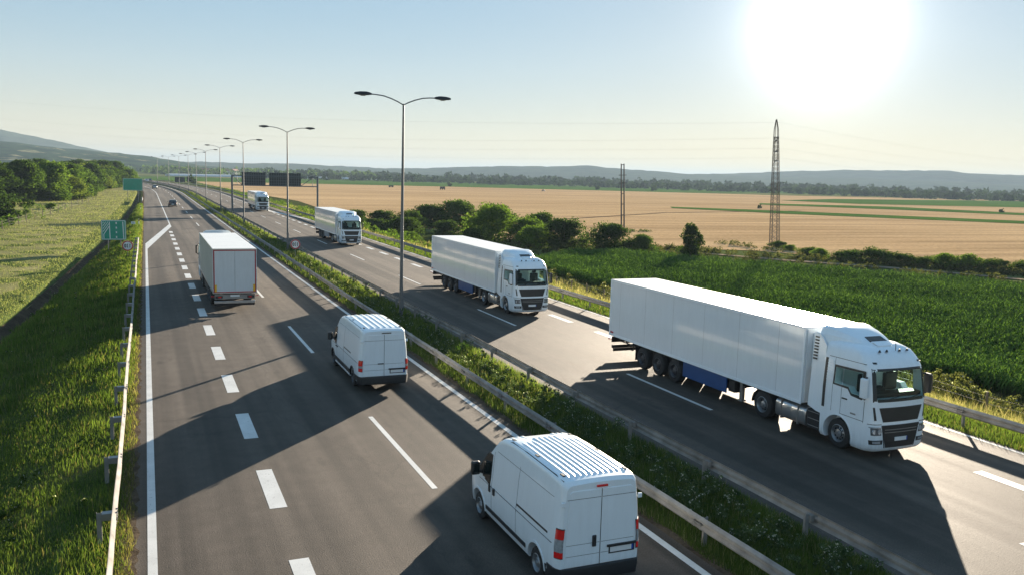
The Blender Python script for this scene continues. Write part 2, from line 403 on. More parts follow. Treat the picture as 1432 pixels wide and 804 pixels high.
b = MB(); b.add([(23.2, 186, .005), (26.5, 152, .005), (26.6, 158, .005), (23.5, 194, .005)], [(0, 1, 2, 3)])
structure(b.build('opposite_taper_line', WPAINT))

# far fields (sheets on the plain)
def field(name, pts, z, mat):
    b = MB(); n = len(pts); cx = sum(p[0] for p in pts)/n; cy = sum(p[1] for p in pts)/n
    b.add([(x, y, z) for x, y in pts], [tuple(range(n))]); return structure(b.build(name, mat))
field('wheat_field', [(140, 40), (104, 73), (94.3, 82.4), (89.0, 95), (84, 105), (76, 108), (66, 112), (58, 120), (50, 135), (46, 160), (44, 200), (43, 233), (46, 290), (38, 400), (33, 583),
      (32.2, 648), (113, 665), (236, 673), (318, 656), (441, 627), (516, 606), (653, 617), (900, 640), (700, 300), (400, 0)], -1.44, WHEAT)
field('green_field', [(20, 648), (32.2, 648), (113, 665), (236, 673), (318, 656), (441, 627), (516, 606), (653, 617), (900, 640), (1467, 1088), (1030, 973), (680, 967), (496, 1023), (376, 1076), (166, 976), (-60, 827), (-40, 640)], -1.41, CROPG)
field('crop_strip', [(186.3, 284.2), (219.6, 257.0), (268.9, 198.6), (330, 120), (300, 115), (245.9, 181.6), (198.8, 232.6), (177.8, 269.8)], -1.36, CROPG)
field('crop_strip', [(283.8, 352.6), (350.2, 330.3), (361.8, 267.7), (420, 230), (400, 195), (330.6, 244.5), (306.5, 288.9), (265.1, 329.4)], -1.36, CROPG)
field('crop_strip', [(352.7, 419.9), (466.2, 495.0), (775.9, 575.3), (620, 330), (483.2, 357.8), (367.3, 371.7)], -1.36, CROPG)
field('dry_strip', [(549.8, 700), (1100, 860), (1200, 800), (831.9, 640), (612.5, 620), (440, 640)], -1.36, DRYF)
field('field_track', [(150, 230.5), (91, 186), (90.4, 187), (149.5, 231.6), (230, 262), (230.5, 260.6)], -1.38, DUST)
field('dirt_track', [(66, 108), (70.9, 105.9), (79, 91.7), (84.7, 84.6), (89.1, 77.4), (95, 62), (93.5, 61.6), (87.6, 76.1), (82.9, 83.1), (77.4, 90.2), (70, 104.3)], -1.40, TRACKM)

# ------------------------------------------------------------------ hills
def ridge(name, dist, depth, prof, mat, amp, seed, az0, az1, n=240, base=-6.):
    rs = np.random.RandomState(seed); A = np.radians(np.linspace(az0, az1, n)); nr = 26
    ph = rs.rand(12)*6.28; fr = np.array([9, 17, 31, 53, 88, 140, 210, 300, 430, 600, 800, 1000.])
    el = np.interp(np.degrees(A), [p[0] for p in prof], [p[1] for p in prof])
    rg = sum(np.sin(A*fr[i]+ph[i])/(1+i*1.1) for i in range(12))*amp
    V = []
    for k in range(nr):
        t = k/(nr-1); d = dist+depth*(t-.62)
        prof_t = np.sin(np.clip(t/.62, 0, 1)*math.pi/2)**1.1 if t <= .62 else math.cos((t-.62)/.38*math.pi/2)
        crest = np.tan(np.radians(el))*dist+CAM_H+rg
        fold = (sum(np.sin(A*fr[i+2]*.9+ph[i]+t*5*(1+i*.4))/(1+i) for i in range(7)))*amp*.9*math.sin(t*math.pi)
        z = base+(crest-base)*prof_t+np.where(True, fold*(prof_t > .05)*(1-.85*(abs(t-.62) < .02)), 0)
        V.append(np.stack([np.sin(A)*d, np.cos(A)*d, z], -1))
    v = np.concatenate(V); i = np.arange(nr-1)[:, None]*n+np.arange(n-1)[None]
    return structure(np_mesh(name, v, np.stack([i, i+1, i+n+1, i+n], -1).reshape(-1, 4), mat, smooth=True))
HILLF = ground_mat('wooded_hill', [(.38, (.004, .014, .008)), (.50, (.028, .055, .020)), (.58, (.010, .026, .012)), (.635, (.26, .23, .12)), (.67, (.03, .05, .02))], .011, 10, .05, 1., .95)
HILLD = ground_mat('far_hill', [(.3, (.03, .05, .03)), (.7, (.06, .08, .04))], .002, 9, .02, 1., .95)
ridge('hills', 2300, 1500, [(-14, 1.3), (-7.5, 1.04), (-5.4, .97), (-2, .74), (0, .58), (2, .33), (3.5, .12), (5.3, -.04), (8, -.08), (16, -.05), (22, -.15), (60, -.3)], HILLF, 1.6, 3, -16, 60)
ridge('far_hills', 3100, 900, [(-14, .5), (2, .22), (5.3, .26), (9.6, .32), (12.8, .25), (17.4, .38), (22, .62), (26, .78), (28.2, .86), (30.5, .64), (33.7, .45), (36, .42), (40, .40), (60, .3)], HILLD, 2.2, 11, -16, 62)
ridge('far_ridge', 3500, 900, [(-16, .3), (33, .3), (36, .5), (40.3, .74), (43.7, .92), (48.5, .94), (53.3, .86), (60, .8), (66, .7)], HILLD, 2.6, 21, -16, 66)
ridge('mountain', 3700, 900, [(-16, 2.5), (-11, 2.15), (-7.5, 1.76), (-5.4, 1.36), (-3.4, .98), (-1, .5), (2, -.2), (6, -.4)], HILLD, 2.0, 31, -18, 8)

# ------------------------------------------------------------------ foliage
def crown_data(seed, R=4., Hh=8., n=3000, leaf=.5, base=1.2, lobes=26, cols=((.030, .055, .014), (.075, .12, .028)), flat=1.):
    """leaf-sized faces in clumps through a crown; returns verts, quads, tint"""
    rs = np.random.RandomState(seed)
    c = []; 
    for i in range(lobes):
        h = rs.rand()**.9; rr = R*(.25+.75*math.sin(math.pi*min(1, .22+h*.74)))*(.55+.45*rs.rand())
        a = rs.rand()*6.283; q = rs.rand()**.45
        c.append((math.cos(a)*rr*q*.92, math.sin(a)*rr*q*.92, base+(Hh-base)*(.04+.90*h), R*(.13+.20*rs.rand())))
    c = np.array(c); k = rs.randint(0, lobes, n)
    d = rs.normal(size=(n, 3)); d /= np.linalg.norm(d, axis=1)[:, None]
    rad = c[k, 3]*(.55+.6*rs.rand(n)**.6)
    ctr = c[k, :3]+d*rad[:, None]*np.array([1, 1, .75])*flat
    nrm = d*.9+rs.normal(size=(n, 3))*.75; nrm /= np.linalg.norm(nrm, axis=1)[:, None]
    t = np.cross(nrm, rs.normal(size=(n, 3))); t /= np.linalg.norm(t, axis=1)[:, None]; bt = np.cross(nrm, t)
    s = leaf*(.5+rs.rand(n))[:, None]
    v = np.stack([ctr-t*s*.5, ctr-bt*s*.28, ctr+t*s*.5+nrm*s*.12, ctr+bt*s*.28], 1).reshape(-1, 3)
    f = np.arange(n*4).reshape(n, 4)
    mixv = np.clip(rs.rand(n)*.6+.4*rs.rand(lobes)[k], 0, 1)[:, None]
    tint = np.array(cols[0])*(1-mixv)+np.array(cols[1])*mixv
    return v, f, np.repeat(tint, 4, 0)
def tree_proto(name, seed, R, Hh, n, leaf, base, lobes, cols, label, cat, group, trunk=.16, cross=3):
    root = empty(name, (0, 0, 0), 0, label, cat, group)
    v, f, t = crown_data(seed, R, Hh, n, leaf, base, lobes, cols)
    np_mesh('crown', v, f, LEAF, t, root)
    rs = random.Random(seed); b = MB()
    top = Vector((rs.uniform(-.2, .2), rs.uniform(-.2, .2), Hh*.62))
    b.cyl((0, 0, -.5), top*.5, trunk, trunk*.7, 8); b.cyl(top*.5, top, trunk*.7, trunk*.3, 8)
    for i in range(cross+2):
        a = rs.uniform(0, 6.28); st = top*rs.uniform(.35, .8)
        b.cyl(st, st+Vector((math.cos(a)*R*.55, math.sin(a)*R*.55, Hh*.2)), trunk*.35, trunk*.1, 6)
    b.build('trunk', BARK, root, 60)
    return root
def zt(x, y): return float(terrain(x, y))
def scatter(protos, spots, labels, wx=1., wz=1.):
    used = {}
    for i, (x, y, sc, k) in enumerate(spots):
        pr = protos[k]; first = k not in used; used[k] = 1
        rr = random.Random(i*7+k)
        o = pr if first else copy_tree(pr)
        o.location = (x, y, zt(x, y)-.1); o.rotation_euler = (0, 0, rr.uniform(0, 6.28)); o.scale = (sc*wx*rr.uniform(.88, 1.15), sc*wx*rr.uniform(.88, 1.15), sc*wz*rr.uniform(.88, 1.1))
        o['label'] = labels[i] if isinstance(labels, list) else labels(i, k)

# ------------------------------------------------------------------ boolean cut (wheel arches), done once on the mesh itself
def cut(o, cutters):
    for c in cutters:
        m = o.modifiers.new('cut', 'BOOLEAN'); m.operation = 'DIFFERENCE'; m.object = c; m.solver = 'EXACT'
    dg = bpy.context.evaluated_depsgraph_get(); dg.update()
    me = bpy.data.meshes.new_from_object(o.evaluated_get(dg)); o.modifiers.clear(); o.data = me
    for c in cutters: bpy.data.objects.remove(c)
def wheel(root, x, y, r, wdt, rim=RIM, out=-1, nuts=True, dish=.05):
    """tyre + rim, axle along x; out = side that faces outwards"""
    b = MB(); h = wdt/2
    prof = [(-h, r*.60), (-h, r*.80), (-h*.86, r*.95), (-h*.6, r), (-h*.2, r), (-h*.17, r*.975), (-h*.1, r*.975), (-h*.07, r), (h*.07, r), (h*.1, r*.975), (h*.17, r*.975), (h*.2, r), (h*.6, r), (h*.86, r*.95), (h, r*.80), (h, r*.60)]
    b.lathe(prof, (x, y, r), n=32, caps=False); t = b.build('wheel', TYRE, root, 35)
    b = MB(); o = out
    b.lathe([(o*(h+.004), r*.60), (o*(h+.012), r*.57), (o*(h-.02), r*.53), (o*(h-dish-.04), r*.46), (o*(h-dish), r*.30), (o*(h-dish*.4), r*.26), (o*(h-dish*.2), r*.14), (o*(h+.01), r*.12), (o*(h+.01), .001)], (x, y, r), n=32, caps=False)
    b.build('rim', rim, t, 30)
    if nuts:
        b = MB()
        b.lathe([(o*(h-dish-.0), r*.30), (o*(h-dish+.025), r*.29), (o*(h-dish+.025), r*.25), (o*(h-dish), r*.24)], (x, y, r), n=20, caps=False)
        for i in range(10):
            a = 2*math.pi*i/10; cx = x+o*(h-dish-.03)
            b.cyl((cx, y+math.cos(a)*r*.385, r+math.sin(a)*r*.385), (cx+o*.03, y+math.cos(a)*r*.385, r+math.sin(a)*r*.385), .030, n=8)
        b.build('rim_pattern', CHAS, t)
    return t

# ------------------------------------------------------------------ articulated lorry (front at y=0, facing -y)
WZ = [(.25, 1.16), (.36, 1.22), (.7, 1.24), (2.0, 1.235), (2.9, 1.18), (3.15, 1.14), (3.35, 1.09), (3.46, .98), (3.5, .90)]
FZ = [(.25, .10), (.34, .02), (.6, 0), (1.15, 0), (1.2, .02), (1.9, .05), (2.85, .21), (3.0, .28), (3.2, .44), (3.35, .62), (3.5, 1.0)]
cw = lambda z: float(np.interp(z, [a for a, _ in WZ], [c for _, c in WZ]))
cf = lambda z: float(np.interp(z, [a for a, _ in FZ], [c for _, c in FZ]))
def cab_y(x, z, r=.30):
    w_ = cw(z); t = abs(x); y = cf(z)+.10*(t/w_)**2
    if t > w_-r: y += r-math.sqrt(max(0, r*r-(t-(w_-r))**2))
    return y
def cab_ring(z, yr):
    w_ = cw(z); xs_ = [w_*math.cos(math.pi*i/26) for i in range(27)]
    pts = [(w_, yr, z)]+[(x, cab_y(x, z), z) for x in xs_]+[(-w_, yr, z)]
    return pts
def front_patch(name, quad, mat, parent, off=.006, nx=12, nz=5, thick=.02):
    """surface piece on the cab front: quad = (xl_bot, xr_bot, z_bot, xl_top, xr_top, z_top)"""
    a, b_, z0, c, d, z1 = quad; b = MB(); G = []
    for lay in (off, -thick):
        for j in range(nz+1):
            t = j/nz; z = z0+(z1-z0)*t
            for i in range(nx+1):
                s = i/nx; x = (a+(b_-a)*s)*(1-t)+(c+(d-c)*s)*t
                G.append((x, cab_y(x, z)-lay, z))
    w_ = nx+1; n1 = w_*(nz+1); fs = [(j*w_+i, j*w_+i+1, (j+1)*w_+i+1, (j+1)*w_+i) for j in range(nz) for i in range(nx)]
    fb = [tuple(n1+q for q in reversed(f)) for f in fs]
    ed = [i for i in range(w_)]+[j*w_+nx for j in range(1, nz+1)]+[nz*w_+i for i in range(nx-1, -1, -1)]+[j*w_ for j in range(nz-1, 0, -1)]
    sd = [(ed[k], ed[(k+1) % len(ed)], n1+ed[(k+1) % len(ed)], n1+ed[k]) for k in range(len(ed))]
    b.add(G, fs+fb+sd); return b.build(name, mat, parent, 35)
def side_patch(name, pts, mat, parent, wfn, side=-1, off=.006, thick=.02):
    b = MB(); b.prism(pts, lambda p, s: (side*(wfn(p[1], p[0])+(off if s == 0 else -thick)), p[0], p[1])); return b.build(name, mat, parent)
def side_band(name, y0, y1, z0, z1, mat, parent, wfn, side=-1, off=.006, n=10):
    b = MB(); b.loft([[(side*(wfn(z, y0)+off), y0, z), (side*(wfn(z, y1)+off), y1, z), (side*(wfn(z, y1)-.03), y1, z), (side*(wfn(z, y0)-.03), y0, z)] for z in [z0+(z1-z0)*i/n for i in range(n+1)]])
    return b.build(name, mat, parent)

def make_lorry(curtain=False, skirt=BLUE):
    R = empty('articulated_lorry', (0, 0, 0)); W = WHITE
    # cab shell with wheel arch cut
    zs = [.25, .30, .36, .5, .8, 1.1, 1.16, 1.22, 1.5, 1.85, 2.1, 2.4, 2.7, 2.85, 2.95, 3.05, 3.15, 3.25, 3.35, 3.43, 3.5]
    b = MB(); b.loft([cab_ring(z, 2.28) for z in zs]); cab = b.build('cab', W, R, 38)
    cs = []
    for s in (-1, 1):
        c = MB(); c.cyl((s*.80, 1.47, .50), (s*1.6, 1.47, .50), .63, n=40); cs.append(c.build('cutter', None))
    c = MB(); c.box(-1.6, 1.6, 1.0, 2.05, .1, .42); cs.append(c.build('cutter', None))
    c = MB(); c.prism([(-1.0, 1.95), (1.0, 1.95), (.97, 2.83), (-.97, 2.83)], lambda p, s: (p[0], -.5 if s == 0 else 1.85, p[1])); cs.append(c.build('cutter', None))
    for s in (-1, 1):
        c = MB(); c.prism([(1.72, 2.68), (.60, 2.71), (.56, 2.1), (.66, 2.0), (.98, 2.0), (1.10, 2.16), (1.72, 2.17)], lambda p, q: (s*(.8 if q else 1.5), p[0], p[1])); cs.append(c.build('cutter', None))
    cut(cab, cs)
    cab.data.shade_smooth(); cab.data.set_sharp_from_angle(angle=math.radians(38))
    for s in (-1, 1):
        b = MB(); b.lathe([(s*.79, .625), (s*1.225, .625), (s*1.232, .655), (s*1.20, .655)], (0, 1.47, .50), n=36)
        b = MB()
        pr = [(1.47+math.cos(a)*.665, .50+math.sin(a)*.665) for a in [math.pi*i/20 for i in range(-2, 23)]]
        pi = [(1.47+math.cos(a)*.615, .50+math.sin(a)*.615) for a in [math.pi*i/20 for i in range(22, -3, -1)]]
        b.prism(pr+pi, lambda p, q: (s*(cw(p[1])+(.018 if q else -.05)), p[0], p[1])); b.build('wheel_arch', W, R)
        wheel(R, s*1.03, 1.47, .50, .30, RIM, s)
    # windscreen with its dark surround, wipers, dashboard line
    for q in ((-1.10, 1.10, 1.86, -1.10, 1.10, 1.955), (-1.07, 1.07, 2.82, -1.07, 1.07, 2.90), (-1.10, -.99, 1.9, -1.07, -.965, 2.88), (.99, 1.10, 1.9, .965, 1.07, 2.88)): front_patch('windscreen_surround', q, PLAST, R, .004)
    b = MB(); b.box(-.98, .98, .22, .62, 1.955, 2.10); b.box(-.85, -.25, .50, .62, 2.05, 2.22); b.build('dashboard', CHAS, R, None, .03)
    for x in (-.55, .55):
        b = MB(); b.box(x-.27, x+.27, 1.05, 1.20, 1.96, 2.55); b.box(x-.13, x+.13, 1.06, 1.18, 2.56, 2.74); b.build('seat', CHAS, R, None, .05)
    b = MB(); b.cyl((-.55, .66, 2.14), (-.55, .69, 2.18), .23, n=24); b.build('steering_wheel', CHAS, R)
    ws = front_patch('windscreen', (-1.06, 1.06, 1.91, -1.02, 1.02, 2.86), CLEARG, R, .010, thick=-.002)
    for x0, x1 in ((-.75, -.1), (.15, .8)):
        b = MB(); b.tube([(x0, cab_y(x0, 1.93)-.03, 1.93), (x1, cab_y(x1, 2.02)-.03, 2.03)], .012, 6); b.build('wiper', PLAST, R)
    front_patch('upper_grille', (-.74, .74, 1.22, -.90, .90, 1.68), PLAST, R, .012)
    front_patch('lower_grille', (-.58, .58, .38, -.80, .80, 1.12), PLAST, R, .012)
    for z in (.88, .97): front_patch('grille_bar', (-.66, .66, z-.010, -.68, .68, z+.012), STEELD, R, .028, 10, 1)
    for z in (.55, .69): front_patch('grille_slat', (-.55, .55, z-.004, -.55, .55, z+.004), CHAS, R, .020, 8, 1)
    pl = front_patch('number_plate', (-.26, .26, .60, -.26, .26, .72), PLATE, R, .040, 4, 1)
    front_patch('country_strip', (.22, .26, .60, .22, .26, .72), PBLUE, pl, .044, 1, 1)
    for s in (-1, 1):
        q = lambda a, c, z0, d, e, z1: (min(s*a, s*c), max(s*a, s*c), z0, min(s*d, s*e), max(s*d, s*e), z1)
        hs = front_patch('headlamp_housing', q(.78, 1.12, .80, .82, 1.14, 1.04), LENSD, R, .008, 8, 4)
        for u, v_ in ((.86, .08), (1.04, .075)):
            b = MB(); yy = cab_y(s*u, .92); b.cyl((s*u, yy-.02, .92), (s*u, yy+.03, .92), v_, n=16); b.build('headlamp', LENS, hs, 30)
        front_patch('indicator_strip', q(.78, 1.17, 1.045, .80, 1.18, 1.075), LENS, hs, .013, 8, 1)
        fs_ = front_patch('fog_lamp_housing', q(.72, 1.14, .50, .72, 1.16, .64), PLAST, R, .008, 8, 3)
        front_patch('fog_lamp', q(.80, 1.06, .53, .82, 1.08, .61), LENS, fs_, .014, 6, 2)
        front_patch('air_slot', q(.98, 1.05, 1.28, 1.05, 1.10, 1.70), PLAST, R, .008, 3, 3)
        front_patch('roof_marker_lamp', q(.86, .98, 3.04, .86, .98, 3.09), PLAST, R, .012, 2, 1)
        front_patch('bumper_seam', q(.60, .64, .37, .78, .80, 1.12), PLAST, R, .005, 1, 5)
        front_patch('panel_seam', q(.80, 1.2, 1.145, .80, 1.2, 1.165), PLAST, R, .003, 8, 1)
    # side: door, windows, handle, seams, stack, steps, mirrors
    for s in (-1, 1):
        so_, si_ = [(1.80, 2.76), (.46, 2.80), (.38, 1.98), (.52, 1.86), (.98, 1.90), (1.14, 2.08), (1.80, 2.10)], [(1.74, 2.69), (.58, 2.73), (.53, 2.08), (.64, 1.98), (.97, 1.98), (1.11, 2.155), (1.74, 2.155)]
        b = MB(); n7 = 7; b.add([(s*(cw(p[1])+o_), p[0], p[1]) for o_ in (.004, -.03) for p in so_+si_], [(i, (i+1) % 7, 7+(i+1) % 7, 7+i) for i in range(7)]+[(14+i, 21+i, 21+(i+1) % 7, 14+(i+1) % 7) for i in range(7)]); b.build('window_surround', PLAST, R)
        side_patch('door_window', [(1.36, 2.71), (.52, 2.75), (.44, 2.0), (.56, 1.91), (.95, 1.94), (1.09, 2.13), (1.36, 2.14)], CLEARG, R, lambda z, y: cw(z), s, .010, .0)
        side_patch('sleeper_window', [(1.76, 2.71), (1.42, 2.71), (1.42, 2.14), (1.76, 2.14)], CLEARG, R, lambda z, y: cw(z), s, .010, .0)
        side_band('air_intake_grille', 2.12, 2.23, 1.25, 2.92, PLAST, R, lambda z, y: cw(z), s, .014, 14)
        for z in np.arange(2.2, 2.85, .09): side_patch('intake_louvre', [(2.10, z+.035), (1.84, z+.035), (1.84, z), (2.10, z)], W, R, lambda z, y: cw(z), s, .028)
        side_band('door_seam', 1.39, 1.403, 1.2, 2.1, SEAM_CREASE_SHADE, R, lambda z, y: cw(z), s, .004); side_band('door_seam', 1.80, 1.812, 1.2, 2.98, SEAM_CREASE_SHADE, R, lambda z, y: cw(z), s, .004, 16)
        for a in ([(.40, 1.85), (.388, 1.85), (.388, 1.15), (.40, 1.15)], [(1.40, 1.205), (.39, 1.205), (.39, 1.19), (1.40, 1.19)], [(2.1, 3.00), (.5, 3.02), (.5, 3.005), (2.1, 2.985)]):
            side_patch('door_seam', a, PLAST, R, lambda z, y: cw(z), s, .003)
        side_patch('door_handle', [(1.34, 1.76), (1.12, 1.76), (1.12, 1.72), (1.34, 1.72)], PLAST, R, lambda z, y: cw(z), s, .03)
        side_patch('name_badge', [(.95, 1.36), (.72, 1.36), (.72, 1.31), (.95, 1.31)], STEELD, R, lambda z, y: cw(z), s, .006)
        b = MB(); b.box(s*1.34-.03, s*1.34+.09, .20, .46, 1.98, 2.62) if s > 0 else b.box(-1.43, -1.31, .20, .46, 1.98, 2.62)
        mir = b.build('mirror', W if s < 0 else PLAST, R, None, .035)
        for q_ in ([(s*1.2, .40, 2.62), (s*1.36, .34, 2.58)], [(s*1.2, .42, 1.90), (s*1.36, .34, 2.0)]): b = MB(); b.tube(q_, .032); b.build('mirror_arm', PLAST, mir)
        b = MB(); b.box(min(s*1.33, s*1.41), max(s*1.33, s*1.41), .462, .47, 2.02, 2.58); b.build('mirror_glass', GLASS, mir)
        # steps behind the front wheel and side fairing
        b = MB(); b.box(min(s*.8, s*1.2), max(s*.8, s*1.2), 2.30, 2.92, .32, .98)
        stp = b.build('battery_box', CHAS, R, None, .02)
        for z in (.42, .66, .9):
            b = MB(); b.box(min(s*1.0, s*1.22), max(s*1.0, s*1.22), 2.34, 2.90, z, z+.02); b.build('step', STEELD, stp)
        # fairing: vertical panel from cab back towards the trailer, top slopes
        pts = [(2.285, .98), (2.285, 3.30), (2.62, 3.62), (2.88, 3.66), (2.90, 1.12), (2.5, 1.0)]
        b = MB(); b.prism(pts, lambda p, q: (s*(1.235 - .11*max(0, (p[1]-2.0)/1.6)**1.3 - (.05 if q else 0)), p[0], p[1])); fr = b.build('side_fairing', W, R)
        for i, z in enumerate(np.arange(2.74, 3.5, .105)):
            x_ = 1.235-.11*max(0, (z-2.0)/1.6)**1.3
            b = MB(); b.box(min(s*(x_-.02), s*(x_+.010)), max(s*(x_-.02), s*(x_+.010)), 2.66, 2.84, z, z+.05); b.build('fairing_slot', PLAST, fr)
        side_patch('wheel_rear_skirt', [(2.28, 1.0), (2.16, 1.0), (2.16, .25), (2.28, .25)], W, R, lambda z, y: cw(z)-.01, s, .01)
    # roof deflector
    st = [(.92, .48, 3.40, 3.475), (1.15, .60, 3.40, 3.55), (1.55, .74, 3.40, 3.70), (2.0, .88, 3.36, 3.83), (2.4, 1.0, 3.3, 3.90), (2.72, 1.06, 3.3, 3.91)]
    b = MB(); rings = []
    for y, hw, z0, z1 in st:
        h = z1-z0; rings.append([(-hw-.05, y, z0), (-hw, y, z0+h*.55), (-hw+.10, y, z0+h*.86), (-hw+.24, y, z1-.004), (-.30, y, z1+.02), (.30, y, z1+.02), (hw-.24, y, z1-.004), (hw-.10, y, z0+h*.86), (hw, y, z0+h*.55), (hw+.05, y, z0)])
    b.loft(rings); dfl = b.build('roof_deflector', W, R, 18)
    b = MB(); b.add([(-.36, 1.20, 3.592), (.36, 1.20, 3.592), (.34, 1.48, 3.700), (-.34, 1.48, 3.700), (-.36, 1.20, 3.54), (.36, 1.20, 3.54), (.34, 1.48, 3.64), (-.34, 1.48, 3.64)], [(0, 1, 2, 3), (7, 6, 5, 4), (0, 4, 5, 1), (1, 5, 6, 2), (2, 6, 7, 3), (3, 7, 4, 0)])
    b.build('roof_hatch', PLAST, dfl)
    for x in (-.55, -.25, .30, .62):
        b = MB(); b.cyl((x, .60, 3.36), (x, .60, 3.43), .05, .02, 10); b.build('roof_lamp', PLAST, R)
    b = MB(); b.tube([(.15, .62, 3.38), (.18, .66, 3.62)], .012, 6); b.build('antenna', PLAST, R)
    # chassis
    b = MB()
    for s in (-1, 1): b.box(min(s*.38, s*.48), max(s*.38, s*.48), 1.2, 6.9, .72, .98)
    for y in (2.6, 3.8, 4.8, 6.2): b.box(-.4, .4, y, y+.12, .75, .93)
    b.box(-1.0, 1.0, .35, 1.0, .30, .6); b.box(-.55, .55, .8, 2.4, .5, 1.0); b.cyl((-1.0, 5.25, .5), (1.0, 5.25, .5), .11); b.cyl((-1.0, 1.47, .5), (1.0, 1.47, .5), .08)
    b.box(-.62, .62, 2.9, 4.7, .32, .78); b.cyl((0, 5.35, .96), (0, 5.35, 1.06), .5, n=20); b.build('chassis', CHAS, R)
    for s in (-1, 1):
        b = MB(); rr = []
        for y in (3.02, 3.06, 3.72, 3.74, 3.78, 4.54, 4.58):
            k = .30 if y in (3.02, 4.58) else (.31 if y == 3.74 else .335)
            rr.append([(s*.90+math.copysign(abs(math.cos(t))**.5, math.cos(t))*k*.92, y, .62+math.copysign(abs(math.sin(t))**.5, math.sin(t))*k) for t in [2*math.pi*i/28 for i in range(28)]])
        b.loft(rr); tk = b.build('fuel_tank', ALU, R, 40)
        for y in (3.35, 4.2):
            b = MB(); b.box(min(s*.56, s*1.22), max(s*.56, s*1.22), y, y+.05, .28, .965); b.build('tank_strap', STEELD, tk)
        wheel(R, s*1.08, 5.25, .50, .30, RIM, s, True, -.02 if s > 0 else .10); 
        wheel(R, s*.74, 5.25, .50, .28, RIMD, -s, False)
        pr = [(5.25+math.cos(a)*.60, .50+math.sin(a)*.60) for a in [math.pi*i/16 for i in range(0, 17)]]
        pi = [(5.25+math.cos(a)*.565, .50+math.sin(a)*.565) for a in [math.pi*i/16 for i in range(16, -1, -1)]]
        b = MB(); b.prism(pr+pi, lambda p, q: (s*(1.24 if q else .62), p[0], p[1])); b.build('mudguard', CHAS, R)
    # trailer box
    T0, T1, ZB, ZT = 3.18, 16.78, 1.07, 3.77
    PM = CURT if curtain else PANEL
    b = MB(); b.box(-1.262, 1.262, T0+.012, T1-.012, ZB+.012, ZT-.02); box = b.build('trailer_box', PM, R, None, .012)
    b = MB(); b.box(-1.275, 1.275, T0, T1, ZT-.012, ZT); b.build('trailer_roof', ROOFM, R, None, .008)
    for s in (-1, 1):
        b = MB(); b.box(min(s*1.262, s*1.28), max(s*1.262, s*1.28), T0, T1, ZT-.09, ZT-.018); b.box(min(s*1.262, s*1.28), max(s*1.262, s*1.28), T0, T1, ZB-.02, ZB+.10); b.build('side_rail', W if not curtain else ALU, box)
        for y in (T0, T1-.09):
            b = MB(); b.box(min(s*1.262, s*1.284), max(s*1.262, s*1.284), y, y+.09, ZB-.02, ZT-.016); b.build('corner_post', W, box)
        if not curtain:
            for y in np.arange(T0+1.36, T1-.5, 1.36*1.66): 
                b = MB(); b.box(min(s*1.262, s*1.2635), max(s*1.262, s*1.2635), y, y+.008, ZB+.1, ZT-.09); b.build('panel_joint', STEELD, box)
        b = MB(); b.box(min(s*1.284, s*1.288), max(s*1.284, s*1.288), T1-.42, T1-.14, ZB+.12, ZB+.20); b.build('maker_badge', SRED if s < 0 else SRED, box)
    b = MB(); b.box(-1.2, 1.2, T0-.03, T0+.0, ZB+.05, ZT-.1); fw = b.build('front_wall', PANEL, box)
    b = MB(); b.box(-.98, .98, T0-.30, T0-.03, 2.35, ZT-.20); b.build('cooling_unit', W if not curtain else CHAS, R, None, .03)
    # rear doors
    for s in (-1, 1):
        b = MB(); b.box(min(s*.008, s*1.20), max(s*.008, s*1.20), T1-.012, T1+.02, ZB+.09, ZT-.12); d = b.build('rear_door', DOORM, R, None, .006)
        for x in (.30, .42):
            if not curtain: b = MB(); b.cyl((s*x, T1+.035, ZB+.1), (s*x, T1+.035, ZT-.14), .014, n=8); b.build('locking_bar', STEEL, d)
        if curtain:
            for k in range(1, 6):
                b = MB(); b.box(min(s*k*.2, s*k*.2+.012*s), max(s*k*.2, s*k*.2+.012*s), T1+.02, T1+.026, ZB+.12, ZT-.15); b.build('door_rib', DOORM, d)
            b = MB(); b.box(min(s*1.06, s*1.19), max(s*1.06, s*1.19), T1+.02, T1+.03, ZB+.10, ZB+.52); b.build('yellow_reflector', YEL, d)
            b = MB(); b.box(min(s*1.175, s*1.235), max(s*1.175, s*1.235), T1+.012, T1+.032, ZB+.05, ZT-.08)
            b.box(min(0, s*1.225), max(0, s*1.225), T1+.013, T1+.033, ZT-.135, ZT-.082); b.box(min(0, s*1.225), max(0, s*1.225), T1+.013, T1+.033, ZB+.048, ZB+.10); b.build('red_reflective_frame', REDF, R)
    for za, zb_ in ((ZB-.02, ZB+.07), (ZT-.075, ZT-.012)): b = MB(); b.box(-1.275, 1.275, T1-.012, T1+.011, za, zb_); b.build('rear_frame', ALU if curtain else W, R)
    # trailer underside
    b = MB()
    for s in (-1, 1): b.box(min(s*.5, s*.62), max(s*.5, s*.62), 5.9, 16.5, .86, 1.05)
    for y in np.arange(6.4, 16.3, 1.1): b.box(-1.2, 1.2, y, y+.07, .93, 1.05)
    for y in (11.06, 12.37, 13.68): b.cyl((-1.0, y, .5), (1.0, y, .5), .08)
    b.build('trailer_frame', CHAS, R)
    for y in (11.06, 12.37, 13.68):
        for s in (-1, 1): wheel(R, s*1.07, y, .50, .36, RIMD, s, True, .07)
